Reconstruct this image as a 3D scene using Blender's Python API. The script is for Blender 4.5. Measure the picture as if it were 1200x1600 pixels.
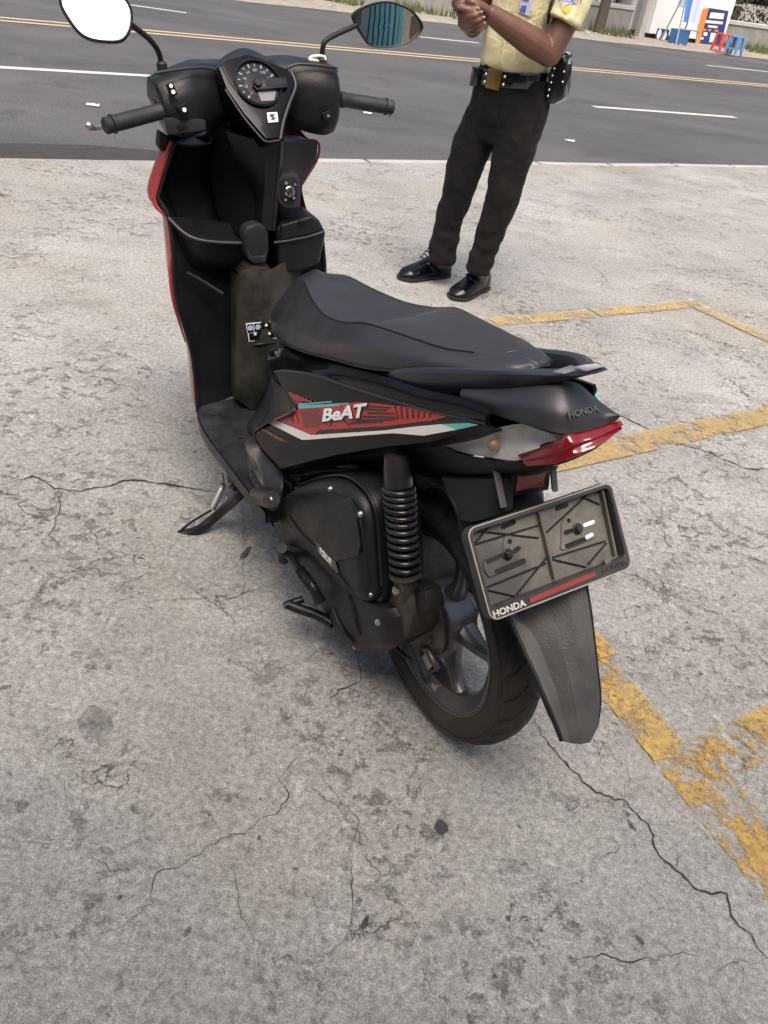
import bpy, bmesh, math, random
from mathutils import Vector, Matrix, noise

# ------------------------------------------------------------------ scene, camera, light
for o in list(bpy.data.objects): bpy.data.objects.remove(o, do_unlink=True)
scene = bpy.context.scene
COL = scene.collection
R = math.radians

PITCH, ROLL, CAMH = R(34.057), R(9.157), 1.306
cam = bpy.data.cameras.new('camera'); camo = bpy.data.objects.new('camera', cam); COL.objects.link(camo)
fw = Vector((0, math.cos(PITCH), -math.sin(PITCH))); r0 = Vector((1, 0, 0)); u0 = r0.cross(fw)
rt = r0*math.cos(ROLL) + u0*math.sin(ROLL); up = u0*math.cos(ROLL) - r0*math.sin(ROLL)
mw = Matrix((rt, up, -fw)).transposed().to_4x4(); mw.translation = (0, 0, CAMH)
camo.matrix_world = mw
cam.sensor_fit = 'VERTICAL'; cam.sensor_height = 36.0; cam.sensor_width = 27.0
cam.lens = 1300.96/1600*36.0
cam.clip_start = 0.05; cam.clip_end = 2000
scene.camera = camo
scene.render.resolution_x = 768; scene.render.resolution_y = 1024

SUN_EL, SUN_AZ = R(62), R(172)            # azimuth clockwise from +Y; high, behind the camera
world = bpy.data.worlds.new('World'); scene.world = world; world.use_nodes = True
wn = world.node_tree; wn.nodes.clear()
sky = wn.nodes.new('ShaderNodeTexSky'); sky.sky_type = 'NISHITA'; sky.sun_disc = False
sky.sun_elevation = SUN_EL; sky.sun_rotation = SUN_AZ
sky.air_density = 0.9; sky.dust_density = 8.0; sky.ozone_density = 0.3; sky.altitude = 20
bg = wn.nodes.new('ShaderNodeBackground'); bg.inputs['Strength'].default_value = 0.15
wo = wn.nodes.new('ShaderNodeOutputWorld')
wn.links.new(sky.outputs[0], bg.inputs[0]); wn.links.new(bg.outputs[0], wo.inputs[0])
sl = bpy.data.lights.new('sun', 'SUN'); sl.energy = 1.55; sl.angle = R(40); sl.color = (1, .96, .91)
so = bpy.data.objects.new('sun', sl); COL.objects.link(so)
sd = Vector((math.sin(SUN_AZ)*math.cos(SUN_EL), math.cos(SUN_AZ)*math.cos(SUN_EL), math.sin(SUN_EL)))
so.rotation_euler = sd.to_track_quat('Z', 'Y').to_euler(); so.location = sd*60
scene.view_settings.view_transform = 'Standard'; scene.view_settings.look = 'None'
scene.view_settings.exposure = 0.58; scene.view_settings.gamma = 1.0
scene.view_settings.use_curve_mapping = False

# ------------------------------------------------------------------ helpers
def tag(o, label=None, cat=None, group=None, kind=None):
    if label: o['label'] = label
    if cat: o['category'] = cat
    if group: o['group'] = group
    if kind: o['kind'] = kind
    return o
def empty(name, loc=(0, 0, 0)):
    o = bpy.data.objects.new(name, None); COL.objects.link(o); o.location = loc; o.empty_display_size = .1
    return o
def link(name, me, mat, parent=None):
    o = bpy.data.objects.new(name, me); COL.objects.link(o)
    if mat is not None:
        me.materials.clear(); me.materials.append(mat)
    if parent is not None: o.parent = parent
    return o
def finish(name, bm, mat, parent=None, ang=35, bevel=0, seg=2, recalc=True, smooth=True):
    bmesh.ops.remove_doubles(bm, verts=bm.verts, dist=1e-5)
    if recalc: bmesh.ops.recalc_face_normals(bm, faces=bm.faces)
    if bevel:
        es = [e for e in bm.edges if len(e.link_faces) == 2 and e.calc_face_angle(0) > R(28)]
        bmesh.ops.bevel(bm, geom=es, offset=bevel, segments=seg, profile=.6, affect='EDGES', clamp_overlap=True)
    me = bpy.data.meshes.new(name); bm.to_mesh(me); bm.free()
    if smooth:
        me.polygons.foreach_set('use_smooth', [True]*len(me.polygons))
        me.set_sharp_from_angle(angle=R(ang))
    return link(name, me, mat, parent)
def V(*a): return Vector(a[0] if len(a) == 1 else a)
def cr(P, t):
    """Catmull-Rom through points P at t in [0, n-1]"""
    n = len(P); i = min(int(t), n-2); f = t-i
    a, b, c, d = P[max(i-1, 0)], P[i], P[i+1], P[min(i+2, n-1)]
    if i == 0: a = b*2-c
    if i+2 > n-1: d = c*2-b
    return .5*((2*b)+(c-a)*f+(2*a-5*b+4*c-d)*f*f+(3*b-a-3*c+d)*f**3)
def resample(P, n, smooth=True):
    P = [Vector(q) for q in P]
    if len(P) == 1: return [P[0].copy() for _ in range(n)]
    K = 12
    if smooth and len(P) > 2:
        D = [cr(P, i/K) for i in range((len(P)-1)*K+1)]
    else: D = P
    L = [0]
    for a, b in zip(D, D[1:]): L.append(L[-1]+(b-a).length)
    out = []; j = 0
    for k in range(n):
        s = L[-1]*k/(n-1)
        while j < len(D)-2 and L[j+1] < s: j += 1
        d = L[j+1]-L[j]; out.append(D[j].lerp(D[j+1], 0 if d < 1e-9 else (s-L[j])/d))
    return out
def grid(bm, rows, closed=False, flip=False):
    vs = [[bm.verts.new(q) for q in r] for r in rows]
    for a, b in zip(vs, vs[1:]):
        n = len(a)
        for i in range(n if closed else n-1):
            q = (a[i], a[(i+1) % n], b[(i+1) % n], b[i])
            try: bm.faces.new(q if not flip else q[::-1])
            except ValueError: pass
    return vs
def patch(name, rows, mat, parent=None, n=24, m=8, thick=.004, inward=(0, -1, 0), smooth=True, rsmooth=True, ang=35, idx=False):
    """A thin shell through polylines (rows). idx=True keeps the given points as columns."""
    if idx:
        k = len(rows[0])
        A = [[cr([Vector(q) for q in r], (k-1)*i/(n-1)) if smooth else resample_idx(r, i/(n-1)) for i in range(n)] for r in rows]
    else:
        A = [resample(r, n, smooth) for r in rows]
    G = []
    for j in range(m):
        t = (len(A)-1)*j/(m-1)
        if rsmooth and len(A) > 2: G.append([cr([r[i] for r in A], t) for i in range(n)])
        else:
            k = min(int(t), len(A)-2); G.append([A[k][i].lerp(A[k+1][i], t-k) for i in range(n)])
    inward = Vector(inward)*thick
    bm = bmesh.new(); a = grid(bm, G)
    if thick:
        b = grid(bm, [[q+inward for q in r] for r in G], flip=True)
        def strip(s, t):
            for i in range(len(s)-1):
                try: bm.faces.new((s[i], s[i+1], t[i+1], t[i]))
                except ValueError: pass
        strip(a[0], b[0]); strip(a[-1], b[-1]); strip([r[0] for r in a], [r[0] for r in b]); strip([r[-1] for r in a], [r[-1] for r in b])
    return finish(name, bm, mat, parent, ang)
def resample_idx(r, f):
    t = f*(len(r)-1); k = min(int(t), len(r)-2); return Vector(r[k]).lerp(Vector(r[k+1]), t-k)
def frame_of(d, upv=(0, 0, 1)):
    d = Vector(d).normalized(); u = Vector(upv)
    if abs(d.dot(u)) > .95: u = Vector((1, 0, 0))
    s = d.cross(u).normalized(); return s, s.cross(d).normalized(), d
def tube(bm, pts, rad, seg=10, smooth=None, cap=True, flat=1.0, upv=(0, 0, 1)):
    P = [Vector(q) for q in pts]
    rr = list(rad) if hasattr(rad, '__len__') else [rad]*len(P)
    if smooth and len(P) > 2:
        n = smooth; Q = [cr(P, (len(P)-1)*i/(n-1)) for i in range(n)]
        rr = [rr[min(int(t), len(rr)-2)]*(1-(t-min(int(t), len(rr)-2)))+rr[min(int(t), len(rr)-2)+1]*(t-min(int(t), len(rr)-2)) for t in [(len(P)-1)*i/(n-1) for i in range(n)]]
        P = Q
    rings = []; S = None
    for i, q in enumerate(P):
        d = (P[min(i+1, len(P)-1)]-P[max(i-1, 0)])
        if d.length < 1e-9: d = Vector((0, 0, 1))
        d.normalize()
        if S is None: s, u, _ = frame_of(d, upv)
        else:
            s = S-d*S.dot(d); s.normalize(); u = s.cross(d).normalized()
        S = s
        rings.append([q+(s*math.cos(a)+u*math.sin(a)*flat)*rr[i] for a in [2*math.pi*k/seg for k in range(seg)]])
    vs = grid(bm, rings, closed=True)
    if cap:
        bm.faces.new(vs[0][::-1]); bm.faces.new(vs[-1])
    return vs
def rings(bm, rs, cap=True):
    vs = grid(bm, rs, closed=True)
    if cap:
        bm.faces.new(vs[0][::-1]); bm.faces.new(vs[-1])
    return vs
def lathe(bm, c, axis, prof, seg=32, cap=True):
    s, u, d = frame_of(axis); c = Vector(c)
    rs = [[c+d*h+(s*math.cos(a)+u*math.sin(a))*max(r, 1e-4) for a in [2*math.pi*k/seg for k in range(seg)]] for r, h in prof]
    return rings(bm, rs, cap)
def box(bm, c, size, rot=None):
    m = Matrix.Translation(Vector(c))
    if rot is not None: m = m @ rot.to_4x4()
    r = bmesh.ops.create_cube(bm, size=1, matrix=m @ Matrix.Diagonal((*size, 1)))
    return r['verts']
def prism(bm, outline, off):
    off = Vector(off)
    a = [bm.verts.new(Vector(q)) for q in outline]; b = [bm.verts.new(Vector(q)+off) for q in outline]
    bm.faces.new(a); bm.faces.new(b[::-1]); n = len(a)
    for i in range(n): bm.faces.new((a[i], b[i], b[(i+1) % n], a[(i+1) % n]))
def mkprism(name, outline, off, mat, parent, bevel=0, seg=2, ang=35):
    bm = bmesh.new(); prism(bm, outline, off); return finish(name, bm, mat, parent, ang, bevel, seg)
def mktube(name, pts, rad, mat, parent, seg=10, smooth=None, **k):
    bm = bmesh.new(); tube(bm, pts, rad, seg, smooth, **k); return finish(name, bm, mat, parent, 50)
def mkbox(name, c, size, mat, parent, rot=None, bevel=0, seg=2):
    bm = bmesh.new(); box(bm, c, size, rot); return finish(name, bm, mat, parent, 35, bevel, seg)
def mklathe(name, c, axis, prof, mat, parent, seg=32, ang=35):
    bm = bmesh.new(); lathe(bm, c, axis, prof, seg); return finish(name, bm, mat, parent, ang)
def sheet(name, pts, mat, parent=None):
    bm = bmesh.new(); bm.faces.new([bm.verts.new(Vector(q)) for q in pts])
    bmesh.ops.triangulate(bm, faces=bm.faces)
    return finish(name, bm, mat, parent, smooth=False, recalc=False)
def smooth_closed(P, n, k=10):
    P = [Vector(q) for q in P]; N = len(P); D = []
    for i in range(N):
        a, b, c, d = P[i-1], P[i], P[(i+1) % N], P[(i+2) % N]
        for j in range(k):
            f = j/k
            D.append(.5*((2*b)+(c-a)*f+(2*a-5*b+4*c-d)*f*f+(3*b-a-3*c+d)*f**3))
    D.append(D[0]); return resample(D, n+1, False)[:-1]
def text(name, s, size, mat, parent, o, xd, yd, ext=.0008, shear=0, align='CENTER', bold=0, sx=1):
    """lettering standing on a plane: origin o, x direction xd, y direction yd (local to parent)"""
    cu = bpy.data.curves.new(name, 'FONT'); cu.body = s; cu.size = size; cu.extrude = ext; cu.shear = shear
    cu.align_x = align; cu.align_y = 'CENTER'; cu.offset = bold; cu.resolution_u = 3
    t = bpy.data.objects.new('tmp', cu); COL.objects.link(t)
    bpy.context.view_layer.update()
    me = bpy.data.meshes.new_from_object(t.evaluated_get(bpy.context.evaluated_depsgraph_get()))
    bpy.data.objects.remove(t); bpy.data.curves.remove(cu)
    x = Vector(xd).normalized(); y = Vector(yd); y = (y-x*y.dot(x)).normalized(); z = x.cross(y)
    m = Matrix((x*sx, y, z)).transposed().to_4x4(); m.translation = Vector(o)
    me.transform(m)
    return link(name, me, mat, parent)

PLANES = {'S': ([0.0, 0.2249, 0.0], [-0.05446, 0.98658, 0.15391]), 'D': ([0.9, 0.0, 1.03], [-0.75071, 0.0, 0.66063]), 'K': ([-0.2335, 0.0005, 0.595], [-0.795, 0.0248, 0.6061]), 'ML': ([0.93, 0.312, 1.15], [-0.90162, 0.10018, 0.42076]), 'MR': ([0.97, -0.343, 1.128], [-0.98449, 0.16073, 0.07032])}
# ------------------------------------------------------------------ materials
class NT:
    def __init__(s, name):
        s.m = bpy.data.materials.new(name); s.m.use_nodes = True; s.t = s.m.node_tree
        s.b = s.t.nodes['Principled BSDF']; s.out = s.t.nodes['Material Output']
        s.co = s.t.nodes.new('ShaderNodeTexCoord').outputs['Object']
    def n(s, typ, **k):
        x = s.t.nodes.new('ShaderNode'+typ)
        for a, v in k.items():
            if hasattr(x, a): setattr(x, a, v)
            else: s.l(v, x.inputs[a.replace('_', ' ')])
        return x
    def l(s, v, inp):
        if isinstance(v, bpy.types.NodeSocket): s.t.links.new(v, inp)
        else: inp.default_value = v
    def noise(s, scale, detail=6, rough=.6, co=None, dist=0):
        x = s.n('TexNoise'); s.l(co or s.co, x.inputs['Vector']); x.inputs['Scale'].default_value = scale
        x.inputs['Detail'].default_value = detail; x.inputs['Roughness'].default_value = rough; x.inputs['Distortion'].default_value = dist
        return x.outputs['Fac']
    def ramp(s, fac, stops, interp='LINEAR'):
        x = s.n('ValToRGB'); s.l(fac, x.inputs[0]); c = x.color_ramp; c.interpolation = interp
        while len(c.elements) < len(stops): c.elements.new(.5)
        for e, (p, v) in zip(c.elements, stops):
            e.position = p; e.color = (v, v, v, 1) if not hasattr(v, '__len__') else (*v, 1)
        return x.outputs[0]
    def mix(s, fac, a, b, mode='MIX'):
        x = s.n('Mix', data_type='RGBA', blend_type=mode); s.l(fac, x.inputs[0])
        for i, v in ((6, a), (7, b)):
            if isinstance(v, bpy.types.NodeSocket): s.l(v, x.inputs[i])
            else: x.inputs[i].default_value = (*v, 1) if len(v) == 3 else v
        return x.outputs[2]
    def math(s, op, a, b=0.0, clamp=False):
        x = s.n('Math', operation=op, use_clamp=clamp); s.l(a, x.inputs[0]); s.l(b, x.inputs[1]); return x.outputs[0]
    def bump(s, h, strength=.3, dist=.01):
        x = s.n('Bump'); x.inputs['Strength'].default_value = strength; x.inputs['Distance'].default_value = dist
        s.l(h, x.inputs['Height']); s.l(x.outputs[0], s.b.inputs['Normal'])
    def set(s, **k):
        for a, v in k.items(): s.l(v, s.b.inputs[a.replace('_', ' ')])
        return s
def c4(c): return (*c, 1)
MAT = {}
def simple(name, col, rough=.5, metal=0, var=.25, scale=40, bump=0, bscale=200, dust=0, dustcol=(.16, .14, .12), coat=0, spec=.5, **k):
    t = NT(name)
    a = tuple(x*(1-var) for x in col); b = tuple(min(1, x*(1+var)) for x in col)
    c = t.mix(t.noise(scale, 5), a, b)
    if dust:
        f = t.ramp(t.noise(7, 9, .72), [(.42, 0), (.72, dust)])
        c = t.mix(f, c, dustcol)
    t.set(Base_Color=c, Metallic=metal, Coat_Weight=coat, Coat_Roughness=.06)
    t.b.inputs['Specular IOR Level'].default_value = spec
    rr = t.ramp(t.noise(14, 8, .72), [(.3, max(.02, rough*.68)), (.72, min(1, rough*1.35+.08*dust))]); t.set(Roughness=rr)
    if bump: t.bump(t.noise(bscale, 3, .6), bump, .002)
    for q, v in k.items(): t.set(**{q: v})
    MAT[name] = t.m; return t.m
simple('matte_black', (.0085, .009, .0105), .36, bump=.3, bscale=420, dust=.22, dustcol=(.032, .0315, .031), spec=.30)
simple('dusty_black', (.0085, .0085, .0095), .42, bump=.4, bscale=300, dust=.40, dustcol=(.034, .031, .028), spec=.30)
simple('deck_plastic', (.013, .014, .016), .40, bump=.4, bscale=350, dust=.5, dustcol=(.065, .062, .06), spec=.4)
simple('dust_cover', (.015, .0148, .0135), .46, bump=.3, bscale=300, dust=.75, dustcol=(.062, .059, .050), spec=.4)
simple('plate_light', (.52, .50, .45), .5, var=.3, scale=90)
simple('rail_paint', (.026, .028, .040), .34, var=.15, bump=.12, bscale=700)
simple('gloss_black', (.003, .003, .004), .10, var=.1, coat=0, dust=.06, dustcol=(.03, .03, .03), spec=.22)
simple('cowl_grey', (.020, .021, .026), .40, bump=.2, bscale=700, dust=.15, dustcol=(.08, .08, .08))
simple('void_black', (.006, .006, .006), .8)
simple('seat_vinyl', (.018, .018, .021), .36, var=.12, bump=.45, bscale=520, dust=.2, dustcol=(.05, .048, .048), spec=.75)
simple('grip_rubber', (.014, .014, .015), .6, bump=.4, bscale=500)
simple('tyre_rubber', (.020, .019, .0175), .62, bump=.4, bscale=260, dust=.85, dustcol=(.085, .070, .054), spec=.35)
simple('rim_paint', (.11, .112, .12), .30, dust=.45, dustcol=(.12, .10, .078), metal=.5)
simple('cast_metal', (.12, .11, .10), .42, metal=.7, bump=.6, bscale=150, dust=.85, dustcol=(.058, .038, .025))
simple('bare_metal', (.45, .44, .42), .35, metal=.9, dust=.3, dustcol=(.2, .15, .1))
simple('chrome', (.8, .8, .8), .08, metal=1, var=.02)
simple('spring_black', (.010, .010, .011), .28, dust=.3, dustcol=(.07, .065, .06))
simple('red_paint', (.36, .045, .04), .34, var=.12, coat=.2)
simple('decal_red', (.40, .018, .016), .3, var=.06, coat=.3)
simple('decal_dark_red', (.16, .012, .012), .3, var=.05, coat=.3)
simple('decal_white', (.72, .71, .67), .35, var=.05)
simple('decal_teal', (.12, .46, .42), .35, var=.05)
simple('decal_cyan', (.22, .60, .66), .35, var=.05)
simple('decal_black', (.008, .008, .009), .25, var=.05)
simple('lamp_red', (.17, .005, .009), .10, var=.15, coat=.8)
simple('plate_worn', (.30, .28, .24), .5, var=.4, scale=60)
simple('reflector_red', (.22, .014, .010), .2, var=.1, coat=.5, bump=.6, bscale=400)
simple('plate_grey', (.060, .058, .054), .46, bump=.3, bscale=300, dust=.9, dustcol=(.20, .182, .15))
simple('flap_grey', (.048, .049, .049), .5, bump=.5, bscale=280, dust=.8, dustcol=(.11, .105, .098))
simple('strip_red', (.24, .036, .03), .4, var=.1)
simple('bulb_amber', (.50, .27, .15), .2, coat=.5)
simple('sticker_white', (.84, .85, .86), .4, var=.05)
simple('sticker_blue', (.35, .50, .66), .4)
simple('old_tape', (.36, .36, .40), .3, var=.3, scale=20)
simple('dial_dark', (.012, .013, .016), .4, spec=.2)
simple('dial_grey', (.20, .22, .25), .4)
simple('holder_frame', (.030, .030, .030), .42, bump=.3, bscale=300, dust=.5, dustcol=(.085, .08, .07), spec=.4)
simple('lcd', (.17, .17, .19), .3)
simple('zip_tie', (.78, .76, .7), .4)
simple('brass', (.26, .16, .05), .32, metal=.85, var=.15)
t = NT('mirror_glass'); t.set(Base_Color=c4((.93, .95, .95)), Metallic=1.0, Roughness=.015); MAT['mirror_glass'] = t.m
t = NT('lens_clear'); tr = t.n('BsdfTransparent'); tr.inputs[0].default_value = (.93, .94, .95, 1); gl = t.n('BsdfGlossy'); gl.inputs['Roughness'].default_value = .06
lw = t.n('LayerWeight'); lw.inputs[0].default_value = .25; mx = t.n('MixShader'); t.l(t.math('ADD', t.math('MULTIPLY', lw.outputs['Fresnel'], .6), .05, True), mx.inputs[0]); t.l(tr.outputs[0], mx.inputs[1]); t.l(gl.outputs[0], mx.inputs[2]); t.l(mx.outputs[0], t.out.inputs['Surface']); MAT['lens_clear'] = t.m
t = NT('lens_bowl'); w = t.n('TexWave'); w.inputs['Scale'].default_value = 70; w.inputs['Distortion'].default_value = .8; t.l(t.co, w.inputs['Vector'])
t.set(Base_Color=t.ramp(w.outputs['Fac'], [(0, (.72, .70, .66)), (1, (.92, .90, .86))]), Metallic=0.0, Roughness=.3); MAT['lens_bowl'] = t.m
# person
simple('skin', (.110, .049, .033), .46, var=.30, scale=22, bump=.45, bscale=160)
simple('nail', (.36, .20, .15), .35)
def cloth(name, col, wscale=900, folds=.35):
    t = NT(name)
    c = t.mix(t.noise(9, 5), tuple(x*.82 for x in col), tuple(min(1, x*1.14) for x in col))
    t.set(Base_Color=c, Roughness=.85); t.b.inputs['Sheen Weight'].default_value = .03; t.b.inputs['Specular IOR Level'].default_value = .25
    h = t.math('ADD', t.math('MULTIPLY', t.noise(11, 3, .5, dist=.6), 1.0), t.math('MULTIPLY', t.noise(wscale, 2), .05))
    t.bump(h, folds, .03); MAT[name] = t.m
cloth('trouser_cloth', (.0056, .0051, .0048), folds=.6); cloth('shirt_cloth', (.64, .59, .36), folds=.8)
simple('boot_leather', (.004, .004, .005), .2, var=.1, coat=0, bump=.15, bscale=120, spec=.4)
simple('belt_leather', (.007, .007, .008), .14, coat=.8)
simple('hair', (.008, .007, .007), .6)
simple('badge_orange', (.80, .36, .02), .6); simple('badge_white', (.75, .75, .76), .6); simple('badge_blue', (.08, .10, .32), .6)
simple('lanyard', (.42, .46, .62), .6)
# setting
def concrete():
    t = NT('lot_concrete'); co = t.co
    def warp(scale, amt):
        wc = t.n('VectorMath', operation='ADD'); t.l(co, wc.inputs[0])
        nz = t.n('TexNoise'); nz.inputs['Scale'].default_value = scale; nz.inputs['Detail'].default_value = 8; nz.inputs['Roughness'].default_value = .65; t.l(co, nz.inputs['Vector'])
        sb = t.n('VectorMath', operation='SUBTRACT'); t.l(nz.outputs['Color'], sb.inputs[0]); sb.inputs[1].default_value = (.5, .5, .5)
        sc = t.n('VectorMath', operation='SCALE'); t.l(sb.outputs[0], sc.inputs[0]); sc.inputs['Scale'].default_value = amt
        t.l(sc.outputs[0], wc.inputs[1]); return wc.outputs[0]
    w1 = warp(3.0, .40); w2 = warp(14, .07)
    base = t.mix(t.ramp(t.noise(1.0, 9, .66), [(.30, 0), (.70, 1)]), (.222, .219, .204), (.372, .368, .352))
    base = t.mix(t.ramp(t.noise(.8, 6, .62, dist=.6), [(.46, 0), (.68, .6)]), base, (.280, .258, .214))       # sandy tint
    base = t.mix(t.ramp(t.noise(.62, 5, .6, dist=.4), [(.52, 0), (.72, .6)]), base, (.245, .25, .256))          # cool cement patches
    # broom streaks and soft grime
    st = t.n('Mapping'); t.l(w1, st.inputs['Vector']); st.inputs['Rotation'].default_value = (0, 0, R(35)); st.inputs['Scale'].default_value = (1, 2.6, 1)
    base = t.mix(t.ramp(t.noise(2.4, 11, .74, co=st.outputs[0]), [(.49, 0), (.70, .62)]), base, (.165, .160, .150))
    # worn, pitted areas: crisp dark specks gathered in clusters
    gate = t.ramp(t.noise(1.5, 7, .7), [(.50, .0), (.64, 1)])
    speck = t.ramp(t.noise(24, 9, .78, co=w2), [(.545, 0), (.585, 1)])
    base = t.mix(t.math('MULTIPLY', speck, t.math('MULTIPLY', gate, .62)), base, (.095, .090, .084))
    pale = t.ramp(t.noise(19, 9, .75, co=w2), [(.57, 0), (.62, .75)])
    base = t.mix(t.math('MULTIPLY', pale, t.ramp(t.noise(1.7, 6, .7), [(.45, .15), (.6, 1)])), base, (.46, .452, .43))
    # exposed sand and aggregate
    base = t.mix(.60, base, t.ramp(t.noise(75, 8, .82), [(.34, .06), (.5, .5), (.66, .94)]), 'OVERLAY')
    base = t.mix(.45, base, t.ramp(t.noise(320, 3, .7), [(.34, .12), (.5, .5), (.66, .9)]), 'OVERLAY')
    vo = t.n('TexVoronoi'); vo.inputs['Scale'].default_value = 21; vo.inputs['Randomness'].default_value = 1; t.l(w2, vo.inputs['Vector'])
    pore = t.math('MULTIPLY', t.ramp(vo.outputs['Distance'], [(.07, 1), (.13, 0)]), t.ramp(t.noise(4.3, 6, .7), [(.50, 0), (.57, .95)]))
    base = t.mix(pore, base, (.055, .052, .05))
    hs = None
    for scale, wd, g0 in ((.95, .0075, .49), (2.6, .0062, .53), (6.5, .0058, .56)):
        v = t.n('TexVoronoi', feature='DISTANCE_TO_EDGE'); v.inputs['Scale'].default_value = scale; t.l(w1 if scale < 3 else warp(7, .16), v.inputs['Vector'])
        line = t.ramp(v.outputs['Distance'], [(0, 1), (wd*scale*.36, 0)])
        g = t.ramp(t.noise(1.6+scale*.35, 6, .72), [(g0-.02, 0), (g0+.09, .9)])
        f = t.math('MULTIPLY', line, g); base = t.mix(f, base, (.075, .068, .06))
        hs = f if hs is None else t.math('ADD', hs, f)
    t.set(Base_Color=base, Roughness=t.ramp(t.noise(3, 6), [(.3, .78), (.7, .95)]))
    h = t.math('SUBTRACT', t.math('ADD', t.math('MULTIPLY', t.noise(170, 5, .75), .45), t.math('MULTIPLY', t.noise(22, 8, .75), 1.0)), t.math('MULTIPLY', t.math('ADD', hs, t.math('ADD', pore, t.math('MULTIPLY', speck, gate))), .7))
    t.bump(h, .8, .007); MAT['lot_concrete'] = t.m
concrete()
def asphalt():
    t = NT('asphalt')
    st = t.n('Mapping'); t.l(t.co, st.inputs['Vector']); st.inputs['Rotation'].default_value = (0, 0, R(-35.4)); st.inputs['Scale'].default_value = (.06, 1, 1)
    base = t.mix(t.ramp(t.noise(.9, 6, .6, co=st.outputs[0]), [(.3, 0), (.7, 1)]), (.048, .0495, .054), (.088, .089, .093))
    base = t.mix(t.ramp(t.noise(.35, 6), [(.45, 0), (.75, .6)]), base, (.13, .125, .118))
    base = t.mix(t.ramp(t.noise(1.7, 8, .7), [(.54, 0), (.64, .55)]), base, (.045, .045, .047))
    base = t.mix(.9, base, t.ramp(t.noise(70, 6, .85), [(.3, .12), (.7, .9)]), 'OVERLAY')
    t.set(Base_Color=base, Roughness=.85); t.bump(t.noise(120, 4, .7), .5, .008); MAT['asphalt'] = t.m
asphalt()
def paint(name, col, wear=.5, scale=9, dirt=.35, cover=.9):
    """worn paint: thin, dirty, flaked away in places so that the slab shows through"""
    t = NT(name)
    c = t.mix(t.ramp(t.noise(18, 9, .75), [(.38, 0), (.70, dirt)]), col, tuple(x*.40+.07 for x in col))
    c = t.mix(t.ramp(t.noise(3.5, 6, .65), [(.42, 0), (.70, dirt)]), c, tuple(x*.55+.10 for x in col))
    c = t.mix(.6, c, t.ramp(t.noise(90, 7, .8), [(.32, .12), (.68, .9)]), 'OVERLAY')
    t.set(Base_Color=c, Roughness=.85)
    f = t.ramp(t.math('ADD', t.math('MULTIPLY', t.noise(scale, 11, .72, dist=.3), .62), t.math('MULTIPLY', t.noise(60, 8, .8), .38)), [(wear-.03, 0), (wear+.035, cover)])
    tr = t.n('BsdfTransparent'); mx = t.n('MixShader'); t.l(f, mx.inputs[0]); t.l(tr.outputs[0], mx.inputs[1]); t.l(t.b.outputs[0], mx.inputs[2])
    t.l(mx.outputs[0], t.out.inputs['Surface']); t.bump(t.noise(160, 5, .75), .5, .004); MAT[name] = t.m
paint('yellow_worn', (.50, .30, .055), .512, 7, .6, .88); paint('yellow_faded', (.50, .35, .14), .46, 12, .85, .8); paint('yellow_solid', (.50, .32, .075), .468, 9, .75, .88); paint('yellow_mid', (.44, .30, .10), .462, 11, .9, .80)
paint('road_white', (.62, .61, .58), .33, 5); paint('road_yellow', (.55, .42, .26), .36, 5)
simple('gutter_silt', (.034, .033, .032), .9, var=.4, scale=12, bump=.6, bscale=60)
simple('kerb_stone', (.36, .35, .33), .9, var=.35, scale=5, bump=.6, bscale=50)
simple('crack_dark', (.03, .028, .026), .95, var=.4)
simple('stain_dark', (.035, .034, .036), .8, var=.3, scale=60)
def stain(name, col, thr=.5):
    t = NT(name); t.set(Base_Color=c4(col), Roughness=.9)
    f = t.ramp(t.noise(26, 9, .75), [(thr-.10, 0), (thr+.16, .8)])
    tr = t.n('BsdfTransparent'); mx = t.n('MixShader'); t.l(f, mx.inputs[0]); t.l(tr.outputs[0], mx.inputs[1]); t.l(t.b.outputs[0], mx.inputs[2]); t.l(mx.outputs[0], t.out.inputs['Surface']); MAT[name] = t.m
stain('stain_grey', (.13, .125, .12), .52); stain('stain_soft', (.03, .028, .027), .44)
simple('dirt', (.27, .24, .20), .95, var=.45, scale=3, bump=.8, bscale=20)
simple('old_wall', (.27, .26, .24), .95, var=.5, scale=2.5, bump=.6, bscale=30)
simple('wall_cap', (.44, .43, .41), .9, var=.3, scale=4)
simple('bark', (.075, .06, .045), .9, var=.4, scale=20, bump=1, bscale=40)
simple('leaf', (.055, .085, .025), .6, var=.6, scale=1.5); simple('leaf_dark', (.02, .032, .012), .7, var=.6, scale=1.5)
simple('grass', (.10, .12, .04), .8, var=.6, scale=1.2)
simple('kiosk_white', (.80, .80, .80), .5, var=.04); simple('kiosk_navy', (.03, .045, .17), .5); simple('kiosk_orange', (.75, .24, .05), .5)
simple('kiosk_lilac', (.45, .5, .68), .5); simple('kiosk_blue', (.06, .18, .42), .5); simple('poster_mark', (.7, .7, .75), .5)
simple('frame_metal', (.40, .39, .37), .5, metal=.4); simple('stool_red', (.62, .09, .06), .4); simple('stool_blue', (.12, .30, .58), .4)
simple('gate_teal', (.26, .56, .54), .45, var=.2, scale=2); simple('shop_plaster', (.52, .40, .27), .85, var=.2, scale=3); simple('roof_brown', (.16, .10, .07), .8)
simple('litter', (.55, .54, .52), .8); simple('building_wall', (.20, .195, .19), .9, var=.15, scale=1)
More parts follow.
